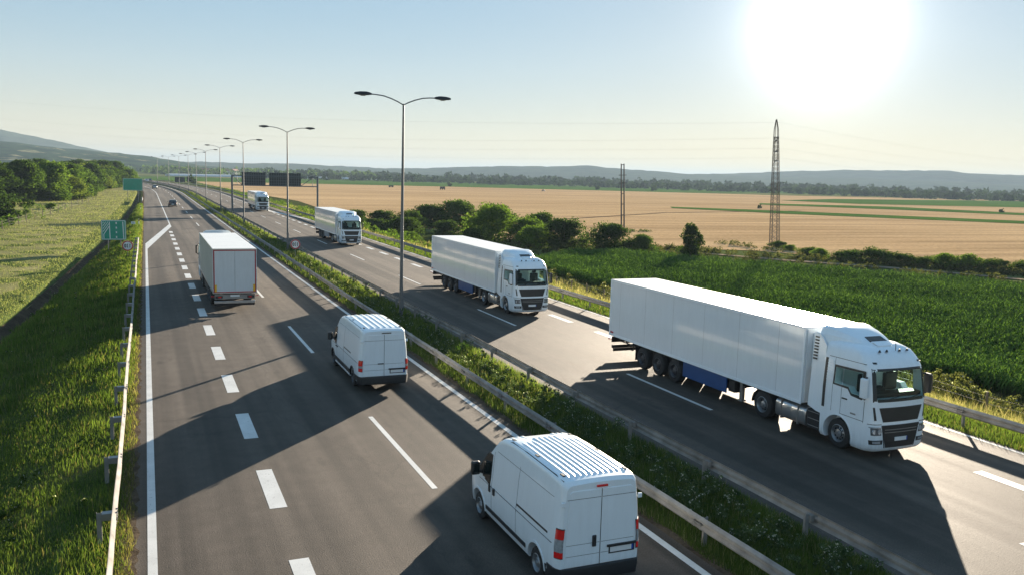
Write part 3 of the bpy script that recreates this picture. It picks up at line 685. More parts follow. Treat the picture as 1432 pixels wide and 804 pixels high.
    for s in (-1, 1):
        b = MB(); b.box(min(s*.85, s*.97), max(s*.85, s*.97), 6.75, 6.92, .25, .98); b.box(min(s*.8, s*1.02), max(s*.8, s*1.02), 6.7, 6.97, .22, .26); b.build('landing_leg', STEELD, R)
        b = MB(); b.box(min(s*1.16, s*1.22), max(s*1.16, s*1.22), 7.45, 10.45, .40, 1.03); b.build('side_skirt', skirt, R, None, .015)
        b = MB(); b.box(min(s*.8, s*1.15), max(s*.8, s*1.15), 7.0, 7.4, .5, .95); b.build('storage_box', CHAS, R, None, .02)
        b = MB(); b.box(min(s*.9, s*1.24), max(s*.9, s*1.24), 14.28, 14.30, .30, .95); b.build('mud_flap', CHAS, R)
        b = MB(); b.tube([(s*1.0, 14.9, .98), (s*1.0, 14.9, .62), (s*1.0, 15.1, .60)], .03); b.tube([(s*1.15, 15.9, .90), (s*1.15, 14.5, .90)], .03); b.build('bumper_bracket', CHAS, R)
    b = MB(); b.box(-.95, .95, 7.5, 10.3, .50, .93); b.build('pallet_box', CHAS, R, None, .02)
    b = MB(); b.box(-.45, .45, 10.6, 14.2, .45, .95); b.build('axle_bogie', CHAS, R)
    b = MB(); b.box(-1.20, 1.20, 16.50, 16.62, .42, .58); b.build('underrun_bar', ALU if curtain else CHAS, R, None, .015)
    b = MB(); b.box(-1.18, 1.18, 16.60, 16.68, .70, .98); lp = b.build('lamp_panel', STEELD if curtain else CHAS, R, None, .01)
    b = MB(); b.box(-1.18, 1.18, 16.45, 16.50, .28, .42); b.build('rear_flap', CHAS, R)
    for s in (-1, 1):
        b = MB(); b.box(min(s*.72, s*1.14), max(s*.72, s*1.14), 16.68, 16.71, .76, .90); tl = b.build('tail_lamp', CHAS, R, None, .01)
        b = MB(); b.box(min(s*.80, s*.98), max(s*.80, s*.98), 16.71, 16.72, .79, .87); b.build('red_lens', REDL, tl)
        b = MB(); b.cyl((s*1.2, 16.6, .86), (s*1.36, 16.62, .88), .018, n=8); b.cyl((s*1.33, 16.62, .88), (s*1.38, 16.62, .88), .035, n=10); b.build('side_marker_lamp', REDL, R)
    b = MB(); b.box(-.27, .27, 16.685, 16.70, .84, .96); b.build('number_plate', PLATE, R)
    return R

# ------------------------------------------------------------------ vans (nose at y=0, rear at y=L; drive towards -y)
class VanShape:
    def __init__(s, L, H, kind):
        s.L, s.H, s.kind = L, H, kind
        k = L/5.41
        s.zr = [(0, .78), (.03, .92), (.12, 1.02), (.35, 1.13), (.75, 1.24), (.95, 1.34), (1.25, 1.68), (1.6, 2.03), (1.85, H-.22), (2.1, H-.09), (2.5, H-.01), (3.2, H+.01), (L-.4, H-.01), (L-.08, H-.05), (L, H-.12)]
        s.wp = [(0, .66), (.04, .76), (.12, .86), (.3, .94), (.6, .99), (1.0, 1.0), (L-.25, 1.0), (L-.10, .975), (L-.03, .93), (L, .90)]
    def roof(s, y): return float(np.interp(y, [a for a, _ in s.zr], [c for _, c in s.zr]))
    def w(s, z, y):
        wy = float(np.interp(y, [a for a, _ in s.wp], [c for _, c in s.wp])); H = s.H
        wz = float(np.interp(z, [.25, .42, .7, 1.15, 1.28, 1.8, 2.2, H], [.96, .985, 1.0, 1.005, .985, .945, .895, .84]))
        return wy*wz*1.01
    def section(s, y, zb):
        H = s.roof(y); pts = []; rc = min(.14, .35*(H-zb)); hs = [zb+(H-rc-zb)*t for t in (0, .08, .2, .35, .5, .62, .7, .8, .9, 1.0)]
        side = [(s.w(z, y)-(.03 if z == zb else 0), z) for z in hs]
        wt = s.w(H-rc, y)
        for a in (20, 42, 64, 82):
            t = math.radians(a); side.append((wt-rc*(1-math.cos(t)), H-rc+rc*math.sin(t)))
        for u in (.75, .5, .25): side.append((u*(wt-rc), H+.025*(1-u*u)*min(1, max(0, (y-1.9)))))
        return [(-a, y, z) for a, z in side]+[(0, y, side[-1][1]+.0)]+[(a, y, z) for a, z in reversed(side)]
def make_van(L, H, kind):
    V = VanShape(L, H, kind); R = empty('panel_van', (0, 0, 0)); wf, wr = .94, L-(1.0 if kind == 0 else 1.22)
    ysn = [0, .03, .08, .16, .28, .42, .6, .78, .95, 1.1, 1.3, 1.5, 1.7, 1.9, 2.1, 2.35, 2.7, 3.2, 3.7, 4.2, L-.7, L-.35, L-.16, L-.08, L-.03, L]
    b = MB(); b.loft([V.section(y, .30) for y in ysn]); body = b.build('body', WHITE, R, 32)
    cs = []
    for y in (wf, wr):
        for s in (-1, 1):
            c = MB(); c.cyl((s*.66, y, .36), (s*1.3, y, .36), .44, n=36); cs.append(c.build('cutter', None))
    cut(body, cs); body.data.shade_smooth(); body.data.set_sharp_from_angle(angle=math.radians(32))
    for y in (wf, wr):
        for s in (-1, 1):
            wheel(R, s*.86, y, .345, .23, RIM if kind == 0 else RIMD, s, False, .03)
            b = MB()
            pr = [(y+math.cos(a)*.475, .36+math.sin(a)*.475) for a in [math.pi*i/18 for i in range(0, 19)]]
            pi = [(y+math.cos(a)*.425, .36+math.sin(a)*.425) for a in [math.pi*i/18 for i in range(18, -1, -1)]]
            b.prism(pr+pi, lambda p, q: (s*(V.w(p[1], p[0])+(.014 if q else -.05)), p[0], p[1])); b.build('wheel_arch', WHITE if kind == 0 else PLAST, R)
    b = MB(); b.box(-.60, .60, .4, L-.5, .28, .42); b.cyl((-.8, wf, .345), (.8, wf, .345), .05); b.cyl((-.8, wr, .345), (.8, wr, .345), .06); b.build('underbody', CHAS, R)
    wfn = lambda z, y: V.w(z, y)
    seam = lambda y, z0, z1, s, wd=.012: side_band('door_seam', y-wd/2, y+wd/2, z0, z1, SEAM_CREASE_SHADE, R, wfn, s, .003, 16)
    def strip_side(name, y0, y1, z0, z1, mat, s, off=.012, n=8):
        b = MB(); rings = []
        for i in range(n+1):
            y = y0+(y1-y0)*i/n; rings.append([(s*(V.w(z0, y)+off), y, z0), (s*(V.w(z1, y)+off), y, z1), (s*(V.w(z1, y)-.03), y, z1), (s*(V.w(z0, y)-.03), y, z0)])
        b.loft(rings); return b.build(name, mat, R)
    for s in (-1, 1):
        side_patch('window_surround', [(1.72, 1.12), (.80, 1.26), (1.02, 1.46), (1.36, 1.84), (1.50, 1.90), (1.72, 1.90)], PLAST, R, wfn, s, .003)
        side_patch('door_window', [(1.69, 1.15), (.98, 1.29), (1.10, 1.50), (1.40, 1.82), (1.52, 1.87), (1.69, 1.87)], GLASS, R, wfn, s, .008)
        side_patch('window_pillar', [(1.25, 1.22), (1.21, 1.22), (1.21, 1.62), (1.25, 1.66)], PLAST, R, wfn, s, .012)
        if kind == 0:
            seam(1.80, .45, 2.0, s); 
            for z0, z1 in ((.45, 1.14), (1.17, 2.12)): seam(3.30, z0, z1, s)
            strip_side('door_track', 3.32, 4.95, 1.235, 1.275, PLAST, s, .006)
            strip_side('lower_trim', 1.45, wr-.55, .46, .56, PLAST, s, .016)
            strip_side('side_crease_shade', 1.0, L-.25, 1.115, 1.127, SEAM_CREASE_SHADE, s, .004)  # dark strips along the side: painted shade of the pressed creases
            strip_side('upper_crease_shade', 1.95, L-.35, 2.05, 2.060, SEAM_CREASE_SHADE, s, .003)
            for y in (1.70, 1.97):
                side_patch('door_handle', [(y+.045, .98), (y-.045, .98), (y-.045, 1.14), (y+.045, 1.14)], PLAST, R, wfn, s, .03)
            side_patch('rear_corner_trim', [(L-.02, .30), (wr+.46, .30), (wr+.46, .55), (L-.02, .62)], PLAST, R, wfn, s, .012)
        else:
            seam(1.80, .55, 2.1, s); seam(3.15, .55, 2.2, s)
            strip_side('side_moulding', wf+.50, wr-.48, .42, .60, PLAST, s, .020, 10); strip_side('sill', wf+.50, wr-.48, .32, .38, WHITE, s, .022, 10)
            strip_side('side_moulding', wr+.49, L-.06, .42, .62, PLAST, s, .020, 6)
            strip_side('door_track', 3.2, 4.5, 1.27, 1.31, PLAST, s, .006)
            strip_side('side_crease_shade', 1.0, L-.25, 1.125, 1.137, SEAM_CREASE_SHADE, s, .004)  # crease shade as dark strips, here and on the next line
            strip_side('upper_crease_shade', 1.95, L-.35, 2.12, 2.130, SEAM_CREASE_SHADE, s, .003)
            for y in (1.70, 1.93): side_patch('door_handle', [(y+.09, 1.05), (y-.05, 1.05), (y-.05, 1.09), (y+.09, 1.09)], PLAST, R, wfn, s, .03)
        b = MB(); x0 = s*1.06
        b.box(min(s*1.05, s*1.27), max(s*1.05, s*1.27), 1.0, 1.14, 1.22, 1.56); mr = b.build('mirror', PLAST, R, None, .04)
        b = MB(); b.cyl((s*.92, 1.10, 1.28), (s*1.10, 1.08, 1.30), .04); b.build('mirror_arm', PLAST, mr)
        b = MB(); b.box(min(s*1.08, s*1.24), max(s*1.08, s*1.24), 1.141, 1.146, 1.27, 1.51); b.build('mirror_glass', GLASS, mr)
        # tail lamp wrapped round the corner
        z0, z1 = ((.86, 1.46) if kind == 0 else (.84, 1.26))
        tl = None
        for a, c, mt, nm in (((z0, z0+.13, REDL, 'red_lens'), (z0+.13, z1-.20, LENS, 'clear_lens'), (z1-.20, z1, REDL, 'red_lens')) if kind == 0 else ((z0, z0+.16, LENS, 'clear_lens'), (z0+.16, z1, REDL, 'red_lens'), (z1-.02, z1, REDL, 'red_lens')))[0:0] or []: pass
        def lamp(za, zb_, mt, nm, par):
            b = MB(); rings = []
            for z in (za, (za+zb_)/2, zb_):
                o_ = []
                for y in (L-.12, L-.08, L-.04, L-.012): o_.append((s*(V.w(z, y)+.014), y, z))
                o_.append((s*(V.w(z, L)-.0), L+.020, z)); o_.append((s*(V.w(z, L)-.045), L+.020, z)); o_.append((s*(V.w(z, L)-.045), L-.03, z)); o_.append((s*(V.w(z, L-.12)-.05), L-.12, z))
                rings.append(o_)
            b.loft(rings); return b.build(nm, mt, par, 40)
        tl = lamp(z0-.02, z1+.02, PLAST, 'tail_lamp', R); 
        for a, c, mt, nm in ((z0, z0+.12, REDL, 'red_lens'), (z0+.125, z1-.205, LENS, 'clear_lens'), (z1-.20, z1, REDL, 'red_lens')):
            o = lamp(a, c, mt, nm, tl); o.scale = (1.006, 1.0008, 1)
    # windscreen and bonnet detail
    b = MB()
    y0, z0_, y1, z1_ = .98, V.roof(.98), 1.72, V.roof(1.72)
    rows = []
    for i in range(7):
        y = y0+(y1-y0)*i/6; z = V.roof(y)+.006; hw = V.w(z-.2, y)-.16; rows.append([(hw*u, y, z) for u in (-1, -.6, -.2, .2, .6, 1)])
    b.loft(rows, caps=False, closed=False); b.build('windscreen', GLASS, R, 40)
    # bumpers, rear doors, lamps
    b = MB(); ring = []
    for z, o_ in ((.28, -.02), (.32, .03), (.52, .05), (.60, .035), (.62, 0)):
        ring.append([(-(V.w(z, L-.4)+.018), L-.42, z), (-(V.w(z, L-.2)+.022), L-.12, z), (-(V.w(z, L)+.01), L+o_*.6, z), (-.5, L+o_+.02, z), (.5, L+o_+.02, z), (V.w(z, L)+.01, L+o_*.6, z), (V.w(z, L-.2)+.022, L-.12, z), (V.w(z, L-.4)+.018, L-.42, z)])
    b.loft(ring); b.build('rear_bumper', PLAST, R, 40)
    b = MB(); b.loft([[(-.93, .25, z), (-.80, .02, z), (-.4, -.05, z), (.4, -.05, z), (.80, .02, z), (.93, .25, z), (.93, .4, z), (-.93, .4, z)] for z in (.28, .34, .58, .62)]); b.build('front_bumper', PLAST, R, 40)
    zt_ = H-.24
    for s in (-1, 1):
        b = MB()
        pts = [(.006, .63), (V.w(.7, L)-.10, .63), (V.w(1.2, L)-.10, 1.2), (V.w(zt_, L)-.06, zt_-.04), (V.w(zt_, L)-.12, zt_), (.006, zt_)]
        b.prism([(s*p, q) for p, q in pts], lambda p, q: (p[0], L+(.014 if q else -.02), p[1])); d = b.build('rear_door', WHITE, R, None, .010)
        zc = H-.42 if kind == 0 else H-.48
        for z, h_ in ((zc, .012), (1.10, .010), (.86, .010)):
            b = MB(); b.box(min(s*.02, s*.80), max(s*.02, s*.80), L+.0142, L+.0158, z, z+h_); b.build('door_crease_shade', SEAM_CREASE_SHADE, d)  # shadow of each door crease painted in as a thin dark strip
        # recessed upper field drawn by a raised rim
        for z in (zt_-.3, .75):
            b = MB(); b.box(min(s*.86, s*.95), max(s*.86, s*.95), L+.0, L+.045, z if z > 1 else 1.55, (z if z > 1 else 1.55)+.10); b.build('door_hinge', WHITE, d, None, .01)
            if z > 1: break
    b = MB(); b.box(-.006, .006, L+.010, L+.0135, .62, zt_); b.build('door_gap', PLAST, R)
    if kind == 0:
        b = MB(); b.box(.10, .195, L+.0, L+.045, 1.02, 1.27); b.build('rear_door_handle', PLAST, R, None, .02)
        px0, px1, pz = -.80, -.24, .84
    else:
        b = MB(); b.box(.02, .26, L+.0, L+.045, 1.10, 1.14); b.build('rear_door_handle', PLAST, R, None, .01)
        px0, px1, pz = -.82, -.26, .74
    b = MB(); b.box(px0-.05, px1+.08, L+.012, L+.05, pz+.125, pz+.175); b.build('plate_garnish', PLAST, R, None, .008)
    b = MB(); b.box(px0-.03, px1+.03, L+.012, L+.022, pz-.03, pz+.125); pf = b.build('plate_frame', PLAST, R)
    b = MB(); b.box(px0+.045, px1, L+.022, L+.026, pz, pz+.11); b.build('number_plate', PLATE, pf)
    b = MB(); b.box(px0, px0+.045, L+.022, L+.0262, pz, pz+.11); b.build('country_strip', PBLUE, pf)
    b = MB(); b.box(-.13, .13, L-.03, L+.03, H-.20, H-.155) if kind == 0 else b.box(-.28, .10, L-.04, L+.03, H-.20, H-.165)
    b.build('brake_lamp', REDL if kind == 0 else PLAST, R, None, .01)
    # pressed roof ribs
    n = 11 if kind == 0 else 6; xw = .66 if kind == 0 else .60
    for i in range(n):
        x = -xw+2*xw*i/(n-1); y0 = 2.55 if (kind == 0 and 2 < i < 8) or (kind and 1 <= i <= 4) else 2.1; b = MB(); rings = []
        for y, h_ in [(y0, 0), (y0+.05, .018), (y0+.9, .018), (L-.9, .018), (L-.30, .018), (L-.22, 0)]:
            z = V.roof(y)+.025*(1-(x/.7)**2)-.004; wv = .050 if kind == 0 else .085
            rings.append([(x-wv, y, z-.015), (x-wv*.6, y, z+h_), (x+wv*.6, y, z+h_), (x+wv, y, z-.015)])
        b.loft(rings); b.build('roof_rib', WHITE, R, 60)
    for s in (-1, 1):
        b = MB(); b.loft([[(s*(V.w(V.roof(y)-.2, y)-.085), y, V.roof(y)-.022), (s*(V.w(V.roof(y)-.2, y)-.060), y, V.roof(y)-.028), (s*(V.w(V.roof(y)-.2, y)-.060), y, V.roof(y)-.06), (s*(V.w(V.roof(y)-.2, y)-.085), y, V.roof(y)-.06)] for y in (2.0, 2.6, 3.4, L-.5, L-.15)]); b.build('roof_gutter', CHAS, R)
        for y in (2.4, 3.7, L-.45):
            b = MB(); b.box(min(s*.70, s*.76), max(s*.70, s*.76), y, y+.14, V.roof(y)-.02, V.roof(y)+.016); b.build('roof_rack_mount', PLAST, R)
    return R

# ------------------------------------------------------------------ cars
def make_car(name, mat, hatch=False):
    R = empty(name, (0, 0, 0)); L = 4.4
    def ring(y, zb, zt_, w_, ww): return [(-w_*.96, y, zb), (-w_, y, zb+.15), (-w_, y, zb+(zt_-zb)*.6), (-ww, y, zt_), (ww, y, zt_), (w_, y, zb+(zt_-zb)*.6), (w_, y, zb+.15), (w_*.96, y, zb)]
    b = MB(); b.loft([ring(0, .3, .55, .6, .5), ring(.12, .22, .72, .80, .7), ring(.9, .2, .88, .88, .80), ring(1.5, .2, .95, .9, .84), ring(3.7, .2, .98, .9, .84), ring(4.25, .22, 1.0, .86, .78), ring(L, .32, .78, .76, .66)]); b.build('body', mat, R, 40, .03)
    b = MB(); z1 = 1.46; ye = 4.15 if hatch else 3.75
    b.loft([[(-.80, 1.35, .93), (.80, 1.35, .93), (.80, ye+.1, .96), (-.80, ye+.1, .96)], [(-.70, 1.75, 1.25), (.70, 1.75, 1.25), (.70, ye-.15, 1.28), (-.70, ye-.15, 1.28)], [(-.60, 2.1, z1-.02), (.60, 2.1, z1-.02), (.60, ye-.45, z1-.03), (-.60, ye-.45, z1-.03)]]); b.build('windows', GLASS, R, 30)
    b = MB(); b.loft([[(-.61, 2.05, z1-.035), (.61, 2.05, z1-.035), (.61, ye-.40, z1-.045), (-.61, ye-.40, z1-.045)], [(-.57, 2.2, z1), (.57, 2.2, z1), (.57, ye-.55, z1-.01), (-.57, ye-.55, z1-.01)]]); b.build('roof', mat, R, 40)
    for y in (.85, 3.5):
        for s in (-1, 1): wheel(R, s*.80, y, .32, .21, RIM, s, False)
    for s in (-1, 1):
        b = MB(); b.box(min(s*.50, s*.82), max(s*.50, s*.82), L-.10, L-.02, .70, .84); b.build('tail_lamp', REDL, R)
        b = MB(); b.box(min(s*.50, s*.76), max(s*.50, s*.76), .05, .16, .52, .66); b.build('headlamp', LENS, R)
        b = MB(); b.box(min(s*.88, s*1.04), max(s*.88, s*1.04), 1.6, 1.7, .92, 1.06); b.build('mirror', mat, R, None, .02)
    b = MB(); b.box(-.26, .26, L-.01, L+.01, .50, .61); b.build('number_plate', PLATE, R)
    b = MB(); b.box(-.8, .8, L-.15, L+.01, .24, .42); b.build('rear_bumper', PLAST, R, None, .03)
    return R

# --- place vehicles
TR = 'white articulated lorries on the opposite carriageway'
lor = make_lorry(); tag(lor, '', 'lorry', TR)
lor.location = (22.10, 19.80, 0); lor['label'] = 'nearest and largest white articulated lorry, with a blue side skirt, at the right'
l2 = copy_tree(lor); l2.location = (22.08, 48.55, 0); l2['label'] = 'second white articulated lorry, beside the roadside bushes, just behind the nearest one'
l4 = copy_tree(lor); l4.location = (22.12, 100.3, 0); l4['label'] = 'white articulated lorry with a grey side skirt, just this side of the sign gantry'
l5 = copy_tree(lor); l5.location = (22.2, 184.0, 0); l5['label'] = 'farthest white articulated lorry, seen small below the overhead sign gantry'
for l in (l4, l5):
    for c in kids(l):
        if c.name.startswith('side_skirt'): c.data = c.data.copy(); c.data.materials.clear(); c.data.materials.append(GSKIRT)
l3 = make_lorry(True, CHAS); l3.name = 'articulated_lorry'
tag(l3, 'articulated lorry driving away with silver rear doors in a red frame and yellow reflectors', 'lorry')
l3.location = (4.90, 71.45, 0); l3.rotation_euler = (0, 0, math.pi)
v1 = make_van(5.42, 2.50, 0); tag(v1, 'nearest white panel van with a ribbed roof and tall red and clear tail lamps', 'van'); v1.location = (8.58, 20.50, 0); v1.rotation_euler = (0, 0, math.pi)
v2 = make_van(6.05, 2.52, 1); tag(v2, 'white panel van in mid distance with black side mouldings, ahead of the nearest van', 'van'); v2.location = (8.56, 38.9, 0); v2.rotation_euler = (0, 0, math.pi)
CARB = simple('black_car_paint', (.02, .022, .026), .25, .3, .1, 1, .6); CARG = simple('silver_car_paint', (.30, .31, .32), .3, .5, .1, 1, .5); CARW = simple('white_car_paint', (.65, .66, .66), .3, 0, .05, 1, .5)
c1 = make_car('car', CARB); tag(c1, 'black saloon car driving away beyond the red framed lorry', 'car', 'cars driving away in the distance'); c1.location = (5.35, 204.0, 0); c1.rotation_euler = (0, 0, math.pi)
c2 = make_car('car', CARG, True); tag(c2, 'silver car at the start of the distant bend', 'car', 'cars driving away in the distance'); c2.location = (4.7+s_curve(360), 362, 0); c2.rotation_euler = (0, 0, math.pi+.04)
c3 = copy_tree(c1); c3['label'] = 'black car beside the left wood in the distant bend'; c3.location = (5.0+s_curve(440), 440, 0); c3.rotation_euler = (0, 0, math.pi+.10)
c4 = make_car('car', CARW, True); tag(c4, 'white car farthest off in the distant bend, coming closer', 'car', 'cars far off in the bend'); c4.location = (18+s_curve(520), 520, 0); c4.rotation_euler = (0, 0, .14)
c5 = copy_tree(c1); c5['label'] = 'dark car following the far white car in the bend'; c5['group'] = 'cars far off in the bend'; c5.location = (22+s_curve(535), 535, 0); c5.rotation_euler = (0, 0, .14)

# ------------------------------------------------------------------ street furniture
WP = [(0, .44), (.022, .455), (.075, .50), (.078, .54), (.012, .585), (.012, .625), (.078, .67), (.075, .71), (.022, .755), (0, .77)]
def guardrail(x, y0, y1, face, label, px, spacer=False, sp=4.15, mat=STEEL, ind=100, zb=0., phase=0.):
    R = empty('guardrail', (0, 0, 0), 0, label, 'guardrail', 'steel guardrails along the motorway')
    ys_ = np.arange(y0, y1+.1, 2.075); b = MB(); rings = []
    for i, y in enumerate(ys_):
        s = s_curve(y)+.012*math.sin(y*.31+x)+.008*math.sin(y*1.1); dz = zb+.012*math.sin(y*.23+x*2)
        rings.append([(x+s+face*px_, y, z+dz) for px_, z in WP]+[(x+s+face*(px_-.008), y, z+dz) for px_, z in reversed(WP)])
    b.loft(rings); b.build('beam', mat, R, 35)
    pb = MB()
    w_ = .07; pb.box(-.055, .055, -w_/2, -w_/2+.008, -.5, .72); pb.box(-.055, -.047, -w_/2, w_/2, -.5, .72); pb.box(.047, .055, -w_/2, w_/2, -.5, .72)
    sb = MB(); d0, d1 = (.055, abs(px)-.0) ; sb.box(min(face*d0, face*d1), max(face*d0, face*d1), -.10, .10, .54, .70)
    jb = MB(); q0 = abs(px)
    jb.box(min(face*(q0-.005), face*(q0+.09)), max(face*(q0-.005), face*(q0+.09)), -.17, .17, .60, .628)
    for zz in (.50, .56, .66, .72): 
        for yy in (-.12, .12): jb.cyl((face*(q0+.05), yy, zz), (face*(q0+.092), yy, zz), .018, n=8)
    post0 = pb.build('post', mat, R); sp0 = sb.build('spacer', mat if not spacer else STEELD, post0); jt0 = jb.build('joint_bolts', STEELD, post0)
    pys = np.arange(y0+.6+phase, y1-.3, sp); first = True; n = 0; V = []; 
    for y in pys:
        X = x-face*abs(px)+s_curve(y)
        if n < ind:
            o = post0 if first else post0.copy()
            if not first:
                COL.objects.link(o); o.parent = R
                for ch in (sp0, jt0) if y < 120 else (sp0,):
                    c = ch.copy(); COL.objects.link(c); c.parent = o
            o.location = (X, y, zb); first = False; n += 1
        else: V.append((X, y, zb))
    if V:
        b = MB()
        for X, y, z in V: b.box(X-.055, X+.055, y-.035, y+.035, -.5, .72)
        o = b.build('post', mat, R); o['kind'] = 'stuff'
    return R
guardrail(11.93, -15, 540, -1, 'guardrail on the near side of the median, its beam facing the left carriageway', .16, ind=96, phase=1.6)
guardrail(14.72, -15, 540, 1, 'guardrail on the far side of the median, next to the oncoming lorries, seen from behind', .16, ind=96, phase=0.95)
guardrail(27.22, -15, 540, -1, 'guardrail at the outer edge of the right carriageway, below the crop field', .16, ind=96, phase=3.0)
guardrail(-.86, -15, 104.5, 1, 'guardrail on the left roadside with protruding spacer blocks behind it', .30, True, phase=2.25)
guardrail(-.75, 216, 238, 1, 'short far piece of guardrail on the left verge below the plain green sign', .20, True, mat=STEELD)

def lamp_proto():
    R = empty('street_lamp', (0, 0, 0)); tag(R, '', 'street lamp', 'double arm street lamps along the median')
    b = MB(); b.cyl((0, 0, -.2), (0, 0, 4), .115, .10, 16); b.cyl((0, 0, 4), (0, 0, 12.57), .10, .055, 16); b.build('pole', POLE, R, 40)
    b = MB(); b.cyl((0, 0, -.1), (0, 0, .10), .2, .2, 16); b.box(-.12, .12, -.125, -.09, .5, 1.1); b.build('pole_base', POLE, R)
    for s in (-1, 1):
        pts = [(0, 0, 12.50), (s*.3, 0, 12.66), (s*.7, 0, 12.82), (s*1.15, 0, 12.95), (s*1.6, 0, 13.0), (s*1.98, 0, 13.01)]
        b = MB(); b.tube(pts, .034, 8); b.build('arm', POLE, R, 60)
        b = MB(); rings = []
        for x, hw, z0, z1 in [(1.88, .05, 12.97, 13.06), (2.0, .10, 12.95, 13.10), (2.2, .17, 12.93, 13.13), (2.55, .18, 12.93, 13.12), (2.80, .12, 12.95, 13.08), (2.88, .05, 12.98, 13.04)]:
            rings.append([(s*x, -hw, z0), (s*x, -hw, (z0+z1)/2), (s*x, -hw*.6, z1), (s*x, hw*.6, z1), (s*x, hw, (z0+z1)/2), (s*x, hw, z0)])
        b.loft(rings); h = b.build('lamp_head', DARK, R, 40)
        b = MB(); b.loft([[(s*x, math.cos(a)*hw, 12.935+math.sin(a)*dz) for a in [math.pi*i/8 for i in range(8, 17)]] for x, hw, dz in [(2.18, .05, .02), (2.28, .13, .06), (2.48, .13, .06), (2.58, .05, .02)]]); b.build('lamp_glass', LENS, h, 50)
    return R
lp = lamp_proto(); names = ['nearest', 'second', 'third', 'fourth', 'fifth', 'sixth', 'seventh', 'eighth', 'ninth', 'farthest']
for i in range(10):
    y = 49.4+44.74*i
    place(lp, i == 0, (13.88+s_curve(y), y, 0), 0, f'double arm street lamp on the median, {names[i]} of the row' if i else 'nearest and tallest looking double arm street lamp of the row on the median')

# gantry with two sign boards seen from the back
G = empty('sign_gantry', (0, 179, 0), 0, 'overhead steel gantry across the right carriageway with two dark sign boards seen from behind', 'gantry')
for x in (15.72, 32.4):
    b = MB(); b.box(x-.17, x+.17, -.17, .17, -1.6 if x > 20 else -.1, 7.35); b.build('post', GANT, G, None, .02)
for z, n_ in ((7.2, 'top_beam'), (5.32, 'bottom_beam')):
    b = MB(); b.box(15.9, 32.25, -.10, .10, z-.10, z+.10); b.build(n_, GANT, G)
b = MB()
for x0, x1 in ((16.0, 17.6), (29.1, 31.4)): b.cyl((x0, 0, 7.1) if x0 < 20 else (x1, 0, 7.1), (x1, 0, 5.4) if x0 < 20 else (x0, 0, 5.4), .06, n=8)
for x in (16.7, 31.4): b.cyl((x, 0, 7.1), (x, 0, 5.4), .05, n=8)
b.build('brace', GANT, G)
for k, (x0, x1) in enumerate(((17.55, 22.13), (22.83, 29.1))):
    b = MB(); b.box(x0, x1, .16, .22, 5.2, 7.92); pn = b.build('sign_board', SIGNB, G)
    b = MB()
    n_ = int((x1-x0)/.42)
    for i in range(n_+1):
        x = x0+.05+(x1-x0-.1)*i/n_; b.box(x-.022, x+.022, .10, .16, 5.22, 7.9)
    for z in (5.24, 5.8, 6.35, 6.9, 7.4, 7.88): b.box(x0, x1, .08, .10, z-.02, z+.02)
    b.build('board_rib', RIBM, pn)

def flat_glyph(name, text_pts, mat, parent, y): pass
def sign_panel(root, x0, x1, z0, z1, y, face_mat, r=.12, border=True):
    def rr(a, c, d, e, r_):
        p = []
        for cx, cz, a0 in ((c-r_, e-r_, 0), (a+r_, e-r_, 90), (a+r_, d+r_, 180), (c-r_, d+r_, 270)):
            for k in range(6): t = math.radians(a0+18*k); p.append((cx+r_*math.cos(t), cz+r_*math.sin(t)))
        return p
    b = MB(); b.prism(rr(x0, x1, z0, z1, r), lambda p, q: (p[0], y+(.0 if q == 0 else .04), p[1])); s = b.build('sign_face', face_mat, root)
    if border:
        o, i = rr(x0+.05, x1-.05, z0+.05, z1-.05, r*.8), rr(x0+.11, x1-.11, z0+.11, z1-.11, r*.6); n = len(o)
        b = MB(); b.add([(p[0], y-.004, p[1]) for p in o+i], [(k, (k+1) % n, n+(k+1) % n, n+k) for k in range(n)]); b.build('border', SWHITE, s)
    return s
SG = empty('lane_sign', (0, 103, 0), 0, 'green lane sign with white arrows of merging lane stripes on two posts, left roadside', 'road sign')
SG['label'] = 'green sign showing white road lanes with diagonal hatching, on two posts at the left roadside'
sx0, sx1, sz0, sz1 = -4.52, -2.05, .52, 2.68
sf = sign_panel(SG, sx0, sx1, sz0, sz1, 0, GREEN)
def bar(p0, p1, w_, nm='white_stripe'):
    (xa, za), (xb, zb_) = p0, p1; d = math.hypot(xb-xa, zb_-za); nx, nz = -(zb_-za)/d*w_/2, (xb-xa)/d*w_/2
    b = MB(); b.add([(xa+nx, -.006, za+nz), (xb+nx, -.006, zb_+nz), (xb-nx, -.006, zb_-nz), (xa-nx, -.006, za-nz)], [(0, 1, 2, 3)]); b.build(nm, SWHITE, sf)
# crop pixel frame of the board: x 150..680, z 240..665 -> metres
def sp(px, py): return (sx0+(px-150)/530*(sx1-sx0), sz1-(py-240)/425*(sz1-sz0))
bar(sp(328, 278), sp(336, 640), .085); bar(sp(612, 278), sp(626, 640), .085); bar(sp(205, 540), sp(207, 640), .075); bar(sp(322, 375), sp(205, 545), .075)
for a, c in (((322, 312), (190, 490)), ((300, 278), (190, 428)), ((255, 278), (190, 365)), ((212, 280), (188, 308))): bar(sp(*a), sp(*c), .055)
for y in (305, 403, 502, 603): bar(sp(472, y-20), sp(474, y+20), .12)
for x in (-3.85, -2.62):
    b = MB(); b.cyl((x, .08, -1.6), (x, .08, 2.4), .045, n=10); b.build('post', STEEL, SG)

PS = empty('plain_road_sign', (0, 230, 0), 0, 'plain green road sign without writing, standing before the wood', 'road sign')
sign_panel(PS, -5.0, -.62, 2.53, 5.46, 0, GREEN, .12)
for x in (-4.0, -1.6):
    b = MB(); b.cyl((x, .1, -1.), (x, .1, 5.2), .06, n=10); b.build('post', STEEL, PS)

